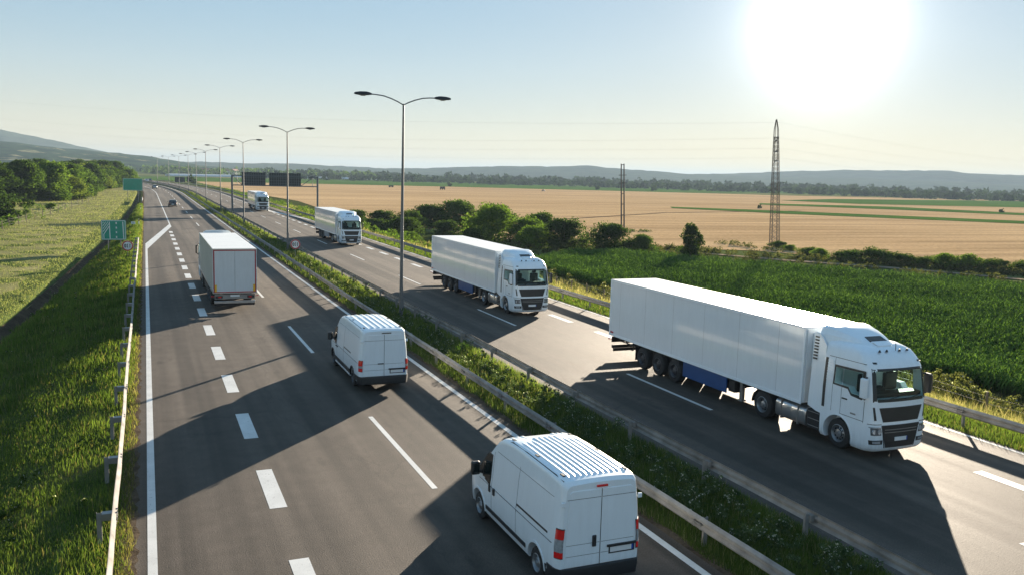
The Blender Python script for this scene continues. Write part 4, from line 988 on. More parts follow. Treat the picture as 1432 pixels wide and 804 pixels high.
def seg_glyph(ch, x, z, h, wd, t):
    """numeral strokes as thin polygons; the photograph shows the figures mirrored (a flipped 130)"""
    b = MB(); n = 24
    if ch == '0':
        o = [(math.cos(a)*wd/2, math.copysign(abs(math.sin(a))**.8, math.sin(a))*h/2) for a in [2*math.pi*i/n for i in range(n)]]
        i_ = [(math.cos(a)*(wd/2-t), math.copysign(abs(math.sin(a))**.8, math.sin(a))*(h/2-t)) for a in [2*math.pi*i/n for i in range(n)]]
        b.add([(x+p, -.012, z+q) for p, q in o+i_], [(k, (k+1) % n, n+(k+1) % n, n+k) for k in range(n)])
    elif ch == '1m':
        b.add([(x-t/2, -.012, z-h/2), (x+t/2, -.012, z-h/2), (x+t/2, -.012, z+h/2), (x-t/2, -.012, z+h/2)], [(0, 1, 2, 3)])
        b.add([(x+t/2, -.012, z+h/2), (x+t/2, -.012, z+h/2-t*1.1), (x+wd*.5, -.012, z+h*.26), (x+wd*.5, -.012, z+h*.38)], [(0, 1, 2, 3)])
    elif ch == '3m':
        for cz, r_ in ((h*.235, h*.265), (-h*.235, h*.265)):
            a0, a1 = (math.radians(65), math.radians(262)) if cz > 0 else (math.radians(98), math.radians(295))
            ar = [a0+(a1-a0)*k/14 for k in range(15)]; kx = wd/2/r_
            o = [(x+wd*.06+math.cos(a)*r_*kx, -.012, z+cz+math.sin(a)*r_) for a in ar]; i_ = [(x+wd*.06+math.cos(a)*(r_-t)*kx, -.012, z+cz+math.sin(a)*(r_-t)) for a in ar]
            b.add(o+i_, [(k, k+1, 15+k+1, 15+k) for k in range(14)])
    return b
def speed_sign(x, y, zc, r, label, zg):
    R = empty('speed_sign', (x, y, 0), 0, label, 'road sign', 'round speed limit signs')
    b = MB(); b.cyl((0, 0, zc), (0, .03, zc), r, n=40); f = b.build('sign_face', SWHITE, R)
    b = MB(); n = 40; o = [(math.cos(2*math.pi*i/n)*r*.985, -.006, zc+math.sin(2*math.pi*i/n)*r*.985) for i in range(n)]; i_ = [(math.cos(2*math.pi*i/n)*r*.76, -.006, zc+math.sin(2*math.pi*i/n)*r*.76) for i in range(n)]
    b.add(o+i_, [(k, (k+1) % n, n+(k+1) % n, n+k) for k in range(n)]); b.build('red_ring', SRED, f)
    h = r*.74; t = r*.13
    for ch, dx in (('0', -.42), ('3m', .02), ('1m', .40)): seg_glyph(ch, dx*r, zc, h, r*.36 if ch != '1m' else r*.24, t).build('numeral', SBLACK, f)
    b = MB(); b.cyl((0, .06, zg), (0, .06, zc+r*.6), .03, n=10); b.build('post', STEEL, R)
speed_sign(-1.70, 90, .98, .50, 'round red ringed speed limit sign by the left guardrail, below the green lane sign', -.9)
speed_sign(13.1, 84, 1.55, .47, 'round red ringed speed limit sign on the median by the second street lamp', -.1)
K = empty('kilometre_sign', (-1.75, 137, 0), 0, 'small white plate on a thin post on the left verge', 'road sign')
b = MB(); b.box(-.28, .28, 0, .02, .15, .5); b.build('sign_face', SWHITE, K); b = MB(); b.cyl((0, .03, -.7), (0, .03, .3), .02, n=8); b.build('post', STEEL, K)
b = MB(); b.box(-.16, .16, -.006, -.003, .30, .34); b.build('marking', SBLACK, K)
for i, (x, y, lb) in enumerate(((-1.0, 137, 'white roadside marker post with dark band, nearer of two on the left verge'), (-.95, 182, 'white roadside marker post with dark band, farther of two on the left verge'))):
    D = empty('marker_post', (x, y, -.05), 0, lb, 'marker post', 'roadside marker posts')
    b = MB(); b.box(-.06, .06, -.04, .04, -.2, .95); b.build('post', SWHITE, D, None, .015)
    b = MB(); b.box(-.065, .065, -.045, .045, .62, .88); bd = b.build('dark_band', SBLACK, D); b = MB(); b.box(-.03, .03, -.05, -.045, .66, .84); b.build('red_reflector', SRED, bd)
FB = empty('far_sign', (15.3+8.0, 461, 0), 0, 'distant dark sign board seen from behind where the right carriageway bends', 'road sign')
FB.location = (15.9, 461, 0)
b = MB(); b.box(-2.4, 2.3, 0, .08, 1.0, 3.5); sb_ = b.build('sign_board', SIGNB, FB)
for x in (-1.5, 1.5):
    b = MB(); b.cyl((x, -.08, -1), (x, -.08, 3.3), .07, n=8); b.build('post', GANT, FB)

# ------------------------------------------------------------------ pylon, twin pole, cables
PX, PY = 92.9, 111.5
T = empty('lattice_pylon', (PX+.35, PY, -1.5), -.35, 'tall narrow lattice pylon at the edge of the wheat field', 'pylon')
lv = [0]; 
while lv[-1] < 17.2: lv.append(lv[-1]+max(.62, .98-.02*lv[-1]))
T.rotation_euler = (0, -.05, -.35)
def hw_(z): return float(np.interp(z, [0, 10, 15.4, 18.6, 20.2], [.62, .47, .36, .26, .05]))
b = MB(); cs4 = [(-1, -1), (1, -1), (1, 1), (-1, 1)]
for sx, sy in cs4: b.tube([(sx*hw_(z), sy*hw_(z), z) for z in (-.3, 5, 10, 15.4, 18.6, 20.2)], .055, 6)
b.build('leg', RUST, T)
b = MB()
for z0, z1 in zip(lv[:-1], lv[1:]):
    for (ax, ay), (bx, by) in zip(cs4, cs4[1:]+cs4[:1]):
        h0, h1 = hw_(z0), hw_(z1); b.cyl((ax*h0, ay*h0, z0), (bx*h1, by*h1, z1), .028, n=5, caps=False); b.cyl((bx*h0, by*h0, z0), (ax*h1, ay*h1, z1), .028, n=5, caps=False)
b.build('brace', RUST, T)
ATT = [(14.2, .75), (15.7, .75), (17.4, .7)]
for z, a in ATT:
    b = MB(); b.box(-hw_(z)-.06, hw_(z)+.06, -.05, .05, z-.04, z+.04); b.cyl((-.28, -a*.0, z-.9), (.28, 0, z-.1), .04, n=6); b.build('crossbar', RUST, T)
    b = MB(); b.cyl((.0, -.55, z-.5), (0, .55, z-.5), .09, n=8); b.build('insulator', DARK, T)
def cable(p0, p1, sag, label):
    n = 40; p0, p1 = Vector(p0), Vector(p1)
    pts = [p0.lerp(p1, i/n)-Vector((0, 0, sag*4*(i/n)*(1-i/n))) for i in range(n+1)]
    b = MB(); b.tube(pts, .007, 5); o = b.build('power_cable', GRAYC, None, 60); tag(o, label, 'power cable', 'power cables strung from the lattice pylon')
for i, (z, zl, sg, nm) in enumerate(((15.8, 24.0, 3.8, 'upper middle'), (14.2, 21.5, 3.6, 'lower middle'), (12.7, 18.2, 3.2, 'lowest'), (18.2, 28.5, 3.2, 'topmost'))):
    cable((PX, PY, z), (-70, 300, zl), sg, f'{nm} thin power cable from the pylon leftwards across the sky')
    cable((PX, PY, z), (255, 172, z-.2-.4*i), 1.4, f'{nm} thin power cable from the pylon to the right edge of the sky')
TW = empty('twin_pole', (86.0, 147.4, -1.5), -.5, 'twin pole carrying short crossarms in the wheat field', 'utility pole')
TW.rotation_euler = (0, -.045, -.5)
for x in (-.27, .27):
    b = MB(); b.cyl((x, 0, -.3), (x, 0, 13.1), .15, .11, 10); b.build('pole', CHAS, TW, 40)
for z in (12.9, 10.9, 9.4, 7.3, 5.3, 3.2, 1.2):
    b = MB(); wv = .75 if z in (10.9, 9.4) else (.36); b.box(-wv, wv, -.07, .07, z-.06, z+.06); b.build('crossarm', CHAS, TW)

# ------------------------------------------------------------------ fences
def fence(name, pts, h, label, wires=(.4, .8, 1.1), zg=None):
    R = empty(name, (0, 0, 0), 0, label, 'fence'); tops = []
    for i, (x, y) in enumerate(pts):
        z = zt(x, y); rr = random.Random(i+len(pts)); lx, ly = rr.uniform(-.06, .06), rr.uniform(-.06, .06)
        hh = h*rr.uniform(.9, 1.08); b = MB(); b.cyl((x, y, z-.2), (x+lx, y+ly, z+hh), .06, .05, 7); b.build('post', WOODP, R); tops.append((x, y, z))
    for w_ in wires:
        b = MB(); b.tube([(x, y, z+w_) for x, y, z in tops], .006, 4); b.build('wire', DARK, R)
fence('wire_fence', [(-18.6, 118), (-18.3, 126), (-17.9, 134), (-17.9, 140), (-17.3, 145), (-16.8, 150), (-16.3, 156), (-15.9, 163), (-15.4, 171), (-14.9, 180), (-14.5, 189), (-13.9, 197), (-13.2, 205), (-12.9, 215), (-12.5, 227), (-12.2, 240)], 1.4, 'wooden post and wire fence on the left meadow running to the wood')
fence('wire_fence', [(33.4+.02*k, 14+2.9*k) for k in range(0, 30)], 1.25, 'thin post and wire fence between the right roadside grass and the crop field')

# ------------------------------------------------------------------ trees and bushes
CB = ((.028, .055, .012), (.085, .135, .028)); CL = ((.045, .09, .016), (.15, .22, .04)); CY = ((.055, .09, .018), (.18, .22, .045)); CD = ((.020, .040, .012), (.060, .095, .024))
gr = 'trees of the wood left of the motorway'
wood = {0: tree_proto('tree', 1, 5.4, 9.8, 11000, .50, .1, 85, CL, '', 'tree', gr), 1: tree_proto('tree', 2, 5.0, 10.8, 11000, .50, .1, 80, CB, '', 'tree', gr),
        2: tree_proto('tree', 3, 5.4, 8.4, 11000, .48, .1, 85, CY, '', 'tree', gr), 3: tree_proto('tree', 4, 5.0, 10.2, 11000, .50, .1, 80, CD, '', 'tree', gr)}
WL = ['bright green broad tree in the wood on the left', 'tall mid green tree in the wood on the left', 'low yellowish green tree in the wood on the left', 'dark green dense tree in the wood on the left']
spots = []
rs = random.Random(5)
front = [(-31, 212, 1.05, 3), (-25, 222, .95, 1), (-21, 232, .95, 0), (-17.5, 240, .85, 2), (-28, 232, 1.05, 0), (-23, 246, 1., 2), (-18, 256, .9, 0), (-14.8, 262, .62, 3), (-35, 222, 1.1, 1), (-40, 215, 1.15, 3)]
spots += front
for y in range(262, 470, 13):
    xe = np.interp(y, [262, 340, 390, 420, 470], [-17.5, -14.5, -8.5, -5.0, -9.5])
    for k in range(5):
        x = xe-1.5-k*6.4+rs.uniform(-1.4, 1.4); q = rs.choice([0, 1, 1, 2, 3] if k else [0, 2, 1, 3]); sc_ = rs.uniform(.82, 1.1)*(1 if k else .82)
        if x+y*.13 < -8 or True: spots.append((x, y+rs.uniform(-4, 4), sc_, q))
spots = [s for s in spots if s[0] > -.145*s[1]-10]
def wood_label(i, k):
    x, y = spots[i][:2]; a = math.degrees(math.atan2(x, y)); side = 'left end' if a < -5.6 else ('left part' if a < -4 else ('middle' if a < -2.4 else 'right end'))
    xe = np.interp(y, [262, 340, 390, 420, 470], [-17.5, -14.5, -8.5, -5.0, -9.5]); dep = 'front row' if y < 262 or x > xe-4 else ('second row' if x > xe-11 else 'back rows')
    return ['bright green broad tree', 'tall mid green tree', 'low yellowish green tree', 'dark green dense tree'][k]+f' in the {dep}, {side} of the wood'
spots = [q for q in spots if q[1] < 300 or q[0] > np.interp(q[1], [300, 470], [-34, -26])]
scatter(wood, spots, wood_label, 1.2, .90)
gb = 'bushes beside the right roadside'
B0 = {0: tree_proto('bush', 11, 4.0, 4.5, 9000, .28, .0, 75, CB, '', 'bush', gb, .08), 1: tree_proto('bush', 12, 3.9, 4.3, 9000, .27, .0, 75, CL, '', 'bush', gb, .08), 2: tree_proto('bush', 13, 4.0, 4.0, 9000, .27, .0, 75, CD, '', 'bush', gb, .08)}
bs = [(54, 154, 1.25, 0, 'tall dark bush rising behind the light green one above the second lorry'), (60, 150, 1.2, 0, 'dark bush with ragged top right of the tall dark one behind the second lorry'), (49.5, 156, 1.15, 2, 'dark bush at the left of the group behind the second lorry'),
      (49, 124, 1.2, 1, 'light green rounded bush directly above the second lorry trailer'), (54, 121, .95, 1, 'light green bush just right of the rounded one above the second lorry'), (59, 128, .9, 0, 'ragged green bush between the light green bushes and the domed dark bush'), (44, 130, .8, 2, 'low dark bush left of the light green rounded bush'),
      (55, 110.5, 1.05, 2, 'domed dark bush above the cab of the second lorry'), (60.5, 107, .92, 2, 'low wide dark bush right of the domed one above the second lorry cab'), (51, 112, .7, 1, 'small green bush left of the domed dark bush'), (64, 104, .62, 0, 'small bush at the right end of the group before the crop field'),
      (38.5, 150, .95, 2, 'dark bush behind the nearest street lamp, beside the right guardrail'), (41.5, 143, .95, 0, 'mid green bush behind the nearest street lamp pole'), (36.5, 163, .8, 2, 'dark bush right of the third lorry cab'), (38, 134, .78, 2, 'low dark bush at the fence below the bush row'), (35.5, 143, .6, 2, 'low scrubby bush nearest the right guardrail'), (34.5, 120, .5, 1, 'small bush close to the guardrail left of the second lorry'),
      (43, 116, .62, 2, 'small dark bush hidden low beside the second lorry roof')]
scatter(B0, [b_[:4] for b_ in bs], [b_[4] for b_ in bs], 1.15, .95)
lt = tree_proto('bush', 14, 2.1, 4.6, 6000, .26, .0, 48, CD, 'lone upright dark green bush standing at the far edge of the crop field', 'bush', None, .08); lt.location = (66.3, 95.5, zt(66.3, 95.5)-.1)
gh = 'hedge bushes along the dirt track'
B1 = {0: tree_proto('hedge_bush', 21, 2.9, 2.6, 6000, .22, .0, 55, CB, '', 'bush', gh, .05), 1: tree_proto('hedge_bush', 22, 2.7, 2.8, 6000, .22, .0, 55, CL, '', 'bush', gh, .05)}
hd = [(92.5, 109.5, .55, 0, 'low bush at the foot of the lattice pylon'), (90.5, 104.5, .42, 1, 'tiny bush right of the pylon foot'), (88.5, 98, .5, 0, 'small bush between the pylon and the long hedge'), (86.7, 94, .55, 1, 'small light bush at the left end of the long hedge'),
      (86.8, 88.5, .82, 0, 'first dark bush of the hedge on the right, from the left'), (88.9, 86.3, .86, 0, 'second dark bush of the hedge on the right, from the left'), (90.8, 83.7, .80, 0, 'third dark bush of the hedge on the right, from the left'), (92.2, 81.2, .62, 0, 'low bush between the dark hedge and the taller light bush'),
      (93.2, 79.0, .88, 1, 'taller light green bush in the middle of the hedge on the right'), (95.2, 77.4, .80, 1, 'broad light green bush right of the taller one in the hedge'), (97.6, 75.4, .80, 0, 'dark bush right of the light ones in the hedge'), (99.8, 73.2, .66, 0, 'low dark bush at the right end of the hedge'), (102.5, 71.3, .4, 0, 'lowest bush at the far right end of the hedge')]
scatter(B1, [h[:4] for h in hd], [h[4] for h in hd], 1.25, .80)
gl = 'bushes on the left meadow'
B2 = {0: tree_proto('meadow_bush', 31, 3.4, 3.8, 6000, .30, .0, 55, CD, '', 'bush', gl, .06), 1: tree_proto('meadow_bush', 32, 1.5, 1.5, 1500, .26, .0, 16, CL, '', 'bush', gl, .03)}
lb_ = [(-24.0, 164, 1.45, 0, 'dark round bush at the left edge before the wood'), (-28.5, 172, 1.4, 0, 'dark bush at the far left edge behind the dark round one'), (-20.5, 165, .8, 1, 'small bush right of the dark round bush on the meadow'), (-19, 170, .5, 1, 'tiny bush farthest right of the dark round bush'),
       (-21.5, 137, .9, 1, 'low bright bush behind the fence posts at the left edge'), (-19.6, 140, .75, 1, 'low bush right of the bright one behind the fence'), (-18.3, 143.5, .8, 1, 'bright shrub leaning over the meadow fence'), (-23.5, 134, .9, 1, 'low bush at the left edge of the photo behind the fence'), (-17.0, 190, .7, 1, 'small dark shrub beside the farther fence posts')]
scatter(B2, [h[:4] for h in lb_], [h[4] for h in lb_], 1.3, 1.1)
gf = 'far off field trees'
B3 = {0: tree_proto('field_tree', 41, 4.2, 7., 900, 1.1, .2, 18, CD, '', 'tree', gf, .15)}
ft = [(26.5, 560, .95, 'round dark tree on the green field beyond the distant bend'), (374, 690, .8, 'field tree above the twin pole, left of it'), (440, 700, .8, 'field tree far behind the twin pole, right of it'), (584, 800, .9, 'field tree left of the pylon, larger of a pair'), (600, 800, .75, 'field tree left of the pylon, smaller of a pair'),
      (640, 812, .8, 'field tree touching the pylon on its left'), (700, 775, 1., 'field tree just right of the pylon'), (228, 283, .28, 'low bush on the green strip in the wheat, left'), (353, 272, .33, 'low bush on the green strip in the wheat, right'), (840, 620, .7, 'field tree at the far right edge of the plain'), (235, 690, .8, 'field tree beyond the wheat above the bush group'), (780, 770, .9, 'field tree midway between the pylon and the right edge')]
scatter(B3, [(x, y, s, 0) for x, y, s, _ in ft], [f[3] for f in ft])

def merged_crowns(name, items, label, cat, per, cols, leaf, seed=0, zfix=None):
    rs = np.random.RandomState(seed); VV, TT = [], []
    for (x, y, R_, H_) in items:
        c = crown_data(int(rs.randint(1e6)), R_, H_, per, leaf*R_, 0., 9, cols); z0 = zfix if zfix is not None else zt(x, y)
        VV.append(c[0]+np.array([x, y, z0])); TT.append(c[2]*rs.uniform(.75, 1.25))
    v = np.concatenate(VV); t = np.concatenate(TT); return stuff(np_mesh(name, v, np.arange(len(v)).reshape(-1, 4), LEAF, t), label, cat)
its = []
for i in range(900):
    az = math.radians(RS.uniform(7, 58)); d = RS.choice([RS.uniform(960, 1180), RS.uniform(1200, 1500)]); d = d*(1-.12*max(0, (math.degrees(az)-35)/20)); k = RS.uniform(.7, 1.25)*(1.25 if d > 1180 else .8)
    its.append((math.sin(az)*d, math.cos(az)*d, 8.5*k, 7.5*k))
merged_crowns('distant_tree_line', its, 'dark line of far off trees along the end of the plain', 'tree line', 60, ((.008, .016, .008), (.02, .035, .014)), .42, 3, -1.6)
its = []
for i in range(260):
    az = math.radians(RS.uniform(-3, 14)); d = RS.uniform(1150, 1500); k = RS.uniform(.7, 1.2); its.append((math.sin(az)*d, math.cos(az)*d, 9*k, 9*k))
merged_crowns('distant_woods', its, 'far off woods at the foot of the hills beyond the green field', 'woods', 46, CB, .42, 4, -2.)
its = [(s_curve(y)+RS.uniform(29.5, 34), y, RS.uniform(.7, 1.5), RS.uniform(.8, 1.7)) for y in np.concatenate([RS.uniform(100, 330, 190), RS.uniform(330, 520, 60)])]
merged_crowns('roadside_scrub', its, 'low green scrub along the right verge beyond the guardrail', 'scrub', 120, CL, .17, 5)
its = [(RS.uniform(42, 66), RS.uniform(98, 128), RS.uniform(.8, 1.6), RS.uniform(.5, 1.2)) for i in range(80)]+[(np.interp(y, [62, 76, 84, 92, 105], [94.5, 85.5, 80.5, 74.5, 66.5])-RS.uniform(.2, 2.6), y, RS.uniform(.4, .8), RS.uniform(.35, .8)) for y in RS.uniform(60, 106, 110)]
its += [(np.interp(y, [76, 88, 112], [99, 91, 89])+RS.uniform(-1.2, 1.2)-2, y, RS.uniform(.5, 1.), RS.uniform(.4, .9)) for y in RS.uniform(70, 120, 60)]
its += [(np.interp(t, [0, 1], [64, 104])+RS.uniform(-1.5, 1.5), np.interp(t, [0, .25, .55, 1], [113, 103, 84, 62])+RS.uniform(-2.2, 3.2), RS.uniform(.7, 1.4), RS.uniform(.4, 1.0)) for t in RS.rand(230)]
merged_crowns('ground_cover', its, 'low weeds and brambles between the bushes and along the dirt track', 'weeds', 90, ((.035, .045, .018), (.11, .11, .045)), .20, 6)
its = [(RS.uniform(-25, -17.5), RS.uniform(128, 152), RS.uniform(.6, 1.3), RS.uniform(.5, 1.1)) for i in range(60)]+[(RS.uniform(-26, -15), RS.uniform(152, 200), RS.uniform(.4, .9), RS.uniform(.3, .7)) for i in range(45)]
merged_crowns('meadow_scrub', its, 'low bright scrub round the fence on the left meadow', 'scrub', 110, CL, .20, 12)
its = [(x, y, RS.uniform(1.2, 2.4), RS.uniform(1.0, 2.2)) for y in RS.uniform(228, 400, 70) for x in [np.interp(y, [228, 262, 340, 390, 420], [-24, -13.5, -13.0, -8.0, -5.0])-RS.uniform(0, 3)]]
merged_crowns('wood_undergrowth', its, 'leafy undergrowth along the foot of the left wood', 'undergrowth', 150, CB, .16, 13)
its = [(RS.uniform(86, 91)-0, 146+RS.uniform(-1.6, 1.2), RS.uniform(.3, .7), RS.uniform(.3, .6)) for i in range(26)]
merged_crowns('pole_foot_weeds', its, 'dark weeds round the foot of the twin pole', 'weeds', 70, CD, .2, 8)

# ------------------------------------------------------------------ grass, corn, wild plants
def blades(name, label, cat, x, y, h, wd, ca, cb, mat=BLADE, lean=.45, dry=.15, cd_=(.22, .19, .08)):
    n = len(x); z = terrain(x, y); a = RS.rand(n)*6.283; dx, dy = np.cos(a), np.sin(a); b = RS.rand(n)*6.283; lx, ly = np.cos(b)*lean*RS.rand(n), np.sin(b)*lean*RS.rand(n)
    p = np.stack([x, y, z-.02], -1); sd = np.stack([dx*wd, dy*wd, np.zeros(n)], -1); H1 = np.stack([lx*h*.25, ly*h*.25, h*.55], -1); H2 = np.stack([lx*h, ly*h, h*(1-.25*np.hypot(lx, ly))], -1)
    v = np.stack([p-sd*.5, p+sd*.5, p+H1-sd*.36, p+H1+sd*.36, p+H2], 1).reshape(-1, 3); o = (np.arange(n)*5)[:, None]
    f = np.concatenate([o+np.array([0, 1, 3]), o+np.array([0, 3, 2]), o+np.array([2, 3, 4])], 0)
    m = .5+.5*np.sin(x*1.3+np.sin(y*.9)*2)*np.sin(y*.8+np.sin(x*.7)*2); m = np.clip(m*.6+RS.rand(n)*.5, 0, 1)[:, None]
    t = np.array(ca)*(1-m)+np.array(cb)*m; dm = (RS.rand(n) < dry)[:, None]; t = np.where(dm, np.array(cd_)*(.6+.7*RS.rand(n)[:, None]), t)
    return stuff(np_mesh(name, v, f, mat, np.repeat(t, 5, 0)), label, cat)
def ydist(n, y0, y1, p=1.3):          # more blades where they show larger
    u = RS.rand(n); a = 1-p; return (y0**a+(y1**a-y0**a)*u)**(1/a)
GA, GB = (.040, .075, .014), (.15, .205, .045)
y = ydist(105000, 12, 210, 1.45); x = ditch_x(y)+.4+(s_np(y)-.62-ditch_x(y)-.4)*RS.rand(len(y)); sc = np.clip(y/30, .8, 4)
clump = .6+.8*(np.sin(x*2.3+y*.7)*np.sin(y*1.1-x)*.5+.5)
blades('verge_grass', 'rough green grass on the embankment left of the road', 'grass', x, y, (.10+.16*RS.rand(len(y)))*clump*np.clip(sc, 1, 1.8), .020*sc, GA, GB, dry=.10)
y = ydist(14000, 12, 200, 1.2); x = -.48-.52*RS.rand(len(y))**1.2+.10*np.sin(y*3.1)*RS.rand(len(y)); 
blades('kerbside_grass', 'short yellowish grass along the left asphalt edge', 'grass', x, y, (.08+.18*RS.rand(len(y))), .018*np.clip(y/30, .8, 4), (.06, .075, .02), (.16, .16, .05), dry=.35)
y = ydist(85000, 40, 330, 1.5); x = ditch_x(y)-.7-(5+y*.14)*RS.rand(len(y))**1.2; sc = np.clip(y/40, 1, 6)
blades('meadow_grass', 'pale dry grass on the meadow beyond the ditch', 'grass', x, y, (.07+.13*RS.rand(len(y)))*np.clip(sc*.4, 1, 1.4), .015*sc, (.13, .16, .06), (.19, .21, .085), dry=.35, cd_=(.25, .24, .13))
y = ydist(95000, 12, 330, 1.5); x = s_np(y)+11.74+3.4*RS.rand(len(y))+.06*np.sin(y*2.3); sc = np.clip(y/28, .8, 5); midm = 1-np.abs((x-s_np(y)-13.3)/1.6)
blades('median_grass', 'rough grass and weeds on the strip between the guardrails', 'grass', x, y, (.12+.42*RS.rand(len(y))**1.3*np.clip(midm+.5, .35, 1)), .018*sc, GA, (.15, .20, .05), dry=.14, cd_=(.26, .24, .13))
y = ydist(52000, 16, 330, 1.45); x = s_np(y)+26.72+3.6*RS.rand(len(y)); sc = np.clip(y/30, .8, 5)
blades('roadside_grass', 'fresh green grass round the right guardrail', 'grass', x, y, (.10+.18*RS.rand(len(y))), .022*sc, (.04, .075, .014), (.13, .18, .04), dry=.08)
y = ydist(52000, 16, 260, 1.4); x = s_np(y)+29.4+8.6*RS.rand(len(y)); sc = np.clip(y/30, .8, 5)
tall = .5+.5*np.sin(x*1.9+y*.45)*np.sin(y*.6)
blades('tall_dry_grass', 'tall blond grass and weeds between the right guardrail and the crop field', 'grass', x, y, (.25+.65*RS.rand(len(y))*tall+.1), .020*sc, (.07, .085, .03), (.19, .19, .07), dry=.45, cd_=(.36, .30, .17))
# wild plants with pale flower heads
def herbs(name, label, pts, R_, leaf, n, cols, fl=0):
    VV, TT = [], []
    for (x, y, k) in pts:
        v, f, t = crown_data(int(RS.randint(1e6)), R_*k, R_*1.9*k, n, leaf, 0., 8, cols); VV.append(v+np.array([x, y, zt(x, y)])); t = t.copy()
        if fl:
            m = np.repeat((v.reshape(-1, 4, 3)[:, :, 2].mean(1) > R_*1.1*k) & (RS.rand(n) < fl), 4); t[m] = (.55, .54, .48)
        TT.append(t)
    v = np.concatenate(VV); return stuff(np_mesh(name, v, np.arange(len(v)).reshape(-1, 4), LEAF, np.concatenate(TT)), label, 'plants')
herbs('median_weeds', 'bushy grey green weeds with pale flowers on the median', [(12.3+2.2*RS.rand(), yy, RS.uniform(.5, 1.15)) for yy in ydist(420, 13, 190, 1.3)], .34, .06, 210, ((.045, .075, .030), (.13, .17, .085)), .08)
herbs('verge_weeds', 'weeds with small pale flowers on the left embankment', [(-1.6-6.5*RS.rand(), yy, RS.uniform(.4, .9)) for yy in ydist(150, 14, 90, 1.3)], .24, .055, 150, ((.03, .055, .015), (.09, .13, .03)), .07)
herbs('field_edge_weeds', 'olive shrubby weeds along the near edge of the crop field', [(34.2+3.6*RS.rand(), yy, RS.uniform(.7, 1.5)) for yy in ydist(230, 22, 110, 1.15)], .42, .11, 200, ((.07, .085, .03), (.17, .17, .065)), .05)

def corn():
    poly = [(38.8, 0), (38.8, 88), (43, 95), (52, 101), (58.2, 99), (65.1, 90.0), (71.1, 78), (77.5, 69), (84, 58), (96, 36), (110, 0)]
    n = 30000; x = RS.uniform(38, 112, n*3); y = ydist(n*3, 8, 102, .7); 
    x = np.round(x/.75)*.75+RS.normal(size=len(x))*.05
    inside = np.zeros(len(x), bool); j = len(poly)-1
    for i in range(len(poly)):
        xi, yi = poly[i]; xj, yj = poly[j]; c = ((yi > y) != (yj > y)) & (x < (xj-xi)*(y-yi)/(yj-yi+1e-9)+xi); inside ^= c; j = i
    vis = (y > x*.62-6); k = np.where(inside & vis)[0][:n]; x, y = x[k], y[k]; n = len(x); L = 7
    x = np.repeat(x, L); y = np.repeat(y, L); li = np.tile(np.arange(L), n); hs = np.repeat(.75+.45*RS.rand(n), L)
    hs *= 1+.22*np.sin(x*.23+y*.11)*np.sin(y*.31)+.12*np.sin(x*.9-y*.5)
    a = np.repeat(RS.rand(n)*3.14, L)+li*2.5+RS.normal(size=n*L)*.35; z0 = terrain(x, y)+hs*(.18+.10*li); ln = (.36+.30*RS.rand(n*L))*(1.1-.06*li); wd = .068+.03*RS.rand(n*L)
    d = np.stack([np.cos(a), np.sin(a), np.zeros(n*L)], -1); sd = np.stack([-np.sin(a), np.cos(a), np.zeros(n*L)], -1)*wd[:, None]; zz = lambda v: np.stack([np.zeros(n*L), np.zeros(n*L), v], -1)
    p0 = np.stack([x, y, z0], -1); p1 = p0+d*(ln*.42)[:, None]+zz(ln*.52*(.7+.6*RS.rand(n*L))); p2 = p0+d*ln[:, None]+zz(ln*.25*(RS.rand(n*L)*2-.6))
    v = np.stack([p0-sd*.25, p0+sd*.25, p1-sd*.5, p1+sd*.5, p2], 1).reshape(-1, 3); o = (np.arange(n*L)*5)[:, None]
    f = np.concatenate([o+np.array([0, 1, 3]), o+np.array([0, 3, 2]), o+np.array([2, 3, 4])], 0)
    m = np.clip(RS.rand(n*L)*.55+.30*np.repeat(RS.rand(n), L)+.10*li/6+.12*np.sin(x*.35+1.2*np.sin(y*.13)), 0, 1)[:, None]; t = np.array((.026, .068, .013))*(1-m)+np.array((.14, .235, .048))*m
    stuff(np_mesh('maize_field', v, f, CORNM, np.repeat(t, 5, 0)), 'dense green maize growing in the field right of the motorway', 'crop')
    b = MB(); b.add([(px_, py_, -1.45) for px_, py_ in poly], [tuple(range(len(poly)))]); structure(b.build('maize_soil', GRASSG))
corn()

# ------------------------------------------------------------------ far things on the plain
def tunnel(x0, y0, x1, y1, label):
    d = Vector((x1-x0, y1-y0, 0)); n = Vector((-d.y, d.x, 0)).normalized(); R = empty('polytunnel', (x0, y0, -1.5), 0, label, 'greenhouse', 'polytunnels beyond the green field'); rings = []
    for i in range(9): rings.append([tuple(d*(i/8)+n*(5*math.cos(t))+Vector((0, 0, 2.5*math.sin(t)))) for t in [math.pi*k/10 for k in range(11)]])
    b = MB(); b.loft(rings); b.build('cover', POLY, R, 50)
    b = MB(); c = Vector((0, 0, 0)); b.box(-1.2, 1.2, -.2, 0, 0, 2.2); b.build('door', STEELD, R)
tunnel(22, 985, 118, 1050, 'leftmost long white polytunnel beyond the green field'); tunnel(122, 1052, 205, 1110, 'middle long white polytunnel beyond the green field'); tunnel(209, 1113, 300, 1180, 'rightmost long white polytunnel beyond the green field')
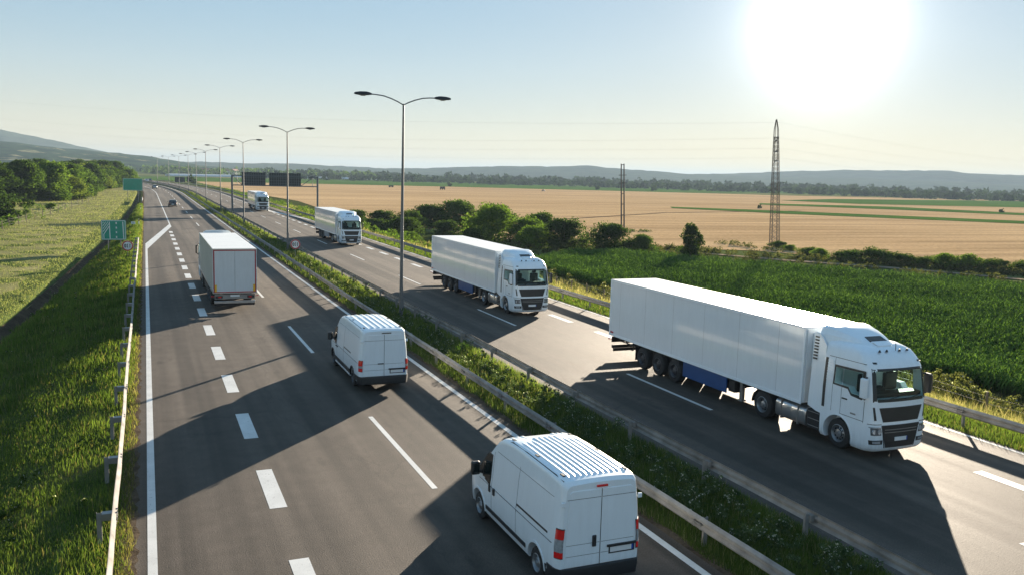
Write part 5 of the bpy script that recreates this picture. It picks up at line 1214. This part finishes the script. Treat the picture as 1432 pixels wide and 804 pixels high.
for i, (x, y, lb) in enumerate(((45, 1290, 'white house on the far left at the foot of the hills'), (80, 1330, 'white house left of the farther street lamps'), (104, 1300, 'pale house among far woods between the street lamps'), (122, 1345, 'pale house on the right of the distant village'), (62, 1400, 'small pale house higher up behind the others'))):
    R = empty('house', (x, y, -1.5), .3*i, lb, 'house', 'far off village houses'); b = MB(); b.box(-6, 6, -4, 4, 0, 6); wl_ = b.build('wall', CREAM, R)
    b = MB(); b.prism([(-4.5, 6), (4.5, 6), (0, 9)], lambda p, q: ((-6.4 if q else 6.4), p[0], p[1])); b.build('roof', TILE, R)
    b = MB()
    for x_ in (-3.5, 0, 3.5): b.box(x_-.5, x_+.5, -4.04, -4.0, 3.6, 5); 
    b.build('window', GLASS, R); b = MB(); b.box(-.6, .6, -4.05, -4.0, 0, 2.2); b.build('door', BARK, R)
for i, (x, y, lb) in enumerate(((157, 588, 'small farm cart with a mast in the wheat, left'), (177, 535, 'low dark farm cart in the wheat, middle'), (255, 548, 'small farm cart with a mast in the wheat, right'))):
    R = empty('farm_cart', (x, y, -1.45), .5*i, lb, 'farm cart', 'farm carts standing in the wheat field'); b = MB(); b.box(-1.6, 1.6, -.8, .8, .6, 1.3 if i != 1 else 2.0); b.build('body', CHAS, R, None, .05)
    for x_ in (-1, 1):
        for s in (-1, 1): b = MB(); b.cyl((x_, s*.8, .5), (x_, s*1.0, .5), .5, n=14); b.build('wheel', TYRE, R)
    if i != 1: b = MB(); b.cyl((1.2, 0, 1.2), (1.4, 0, 4.2), .07, n=6); b.build('mast', CHAS, R)

# ------------------------------------------------------------------ haze
hz = MB(); hz.box(-9600, 12600, -90, 12600, -9.0, 150)
ho = hz.build('haze', None); ho['kind'] = 'stuff'; tag(ho, 'thin pale haze lying over the whole plain', 'haze')
hm = bpy.data.materials.new('haze'); hm.use_nodes = True; hm.node_tree.nodes.remove(hm.node_tree.nodes['Principled BSDF'])
pv = hm.node_tree.nodes.new('ShaderNodeVolumePrincipled'); pv.inputs['Density'].default_value = 1.65e-4; pv.inputs['Color'].default_value = (.27, .36, .46, 1); pv.inputs['Anisotropy'].default_value = .15
hm.node_tree.links.new(pv.outputs[0], hm.node_tree.nodes['Material Output'].inputs['Volume']); ho.data.materials.append(hm)
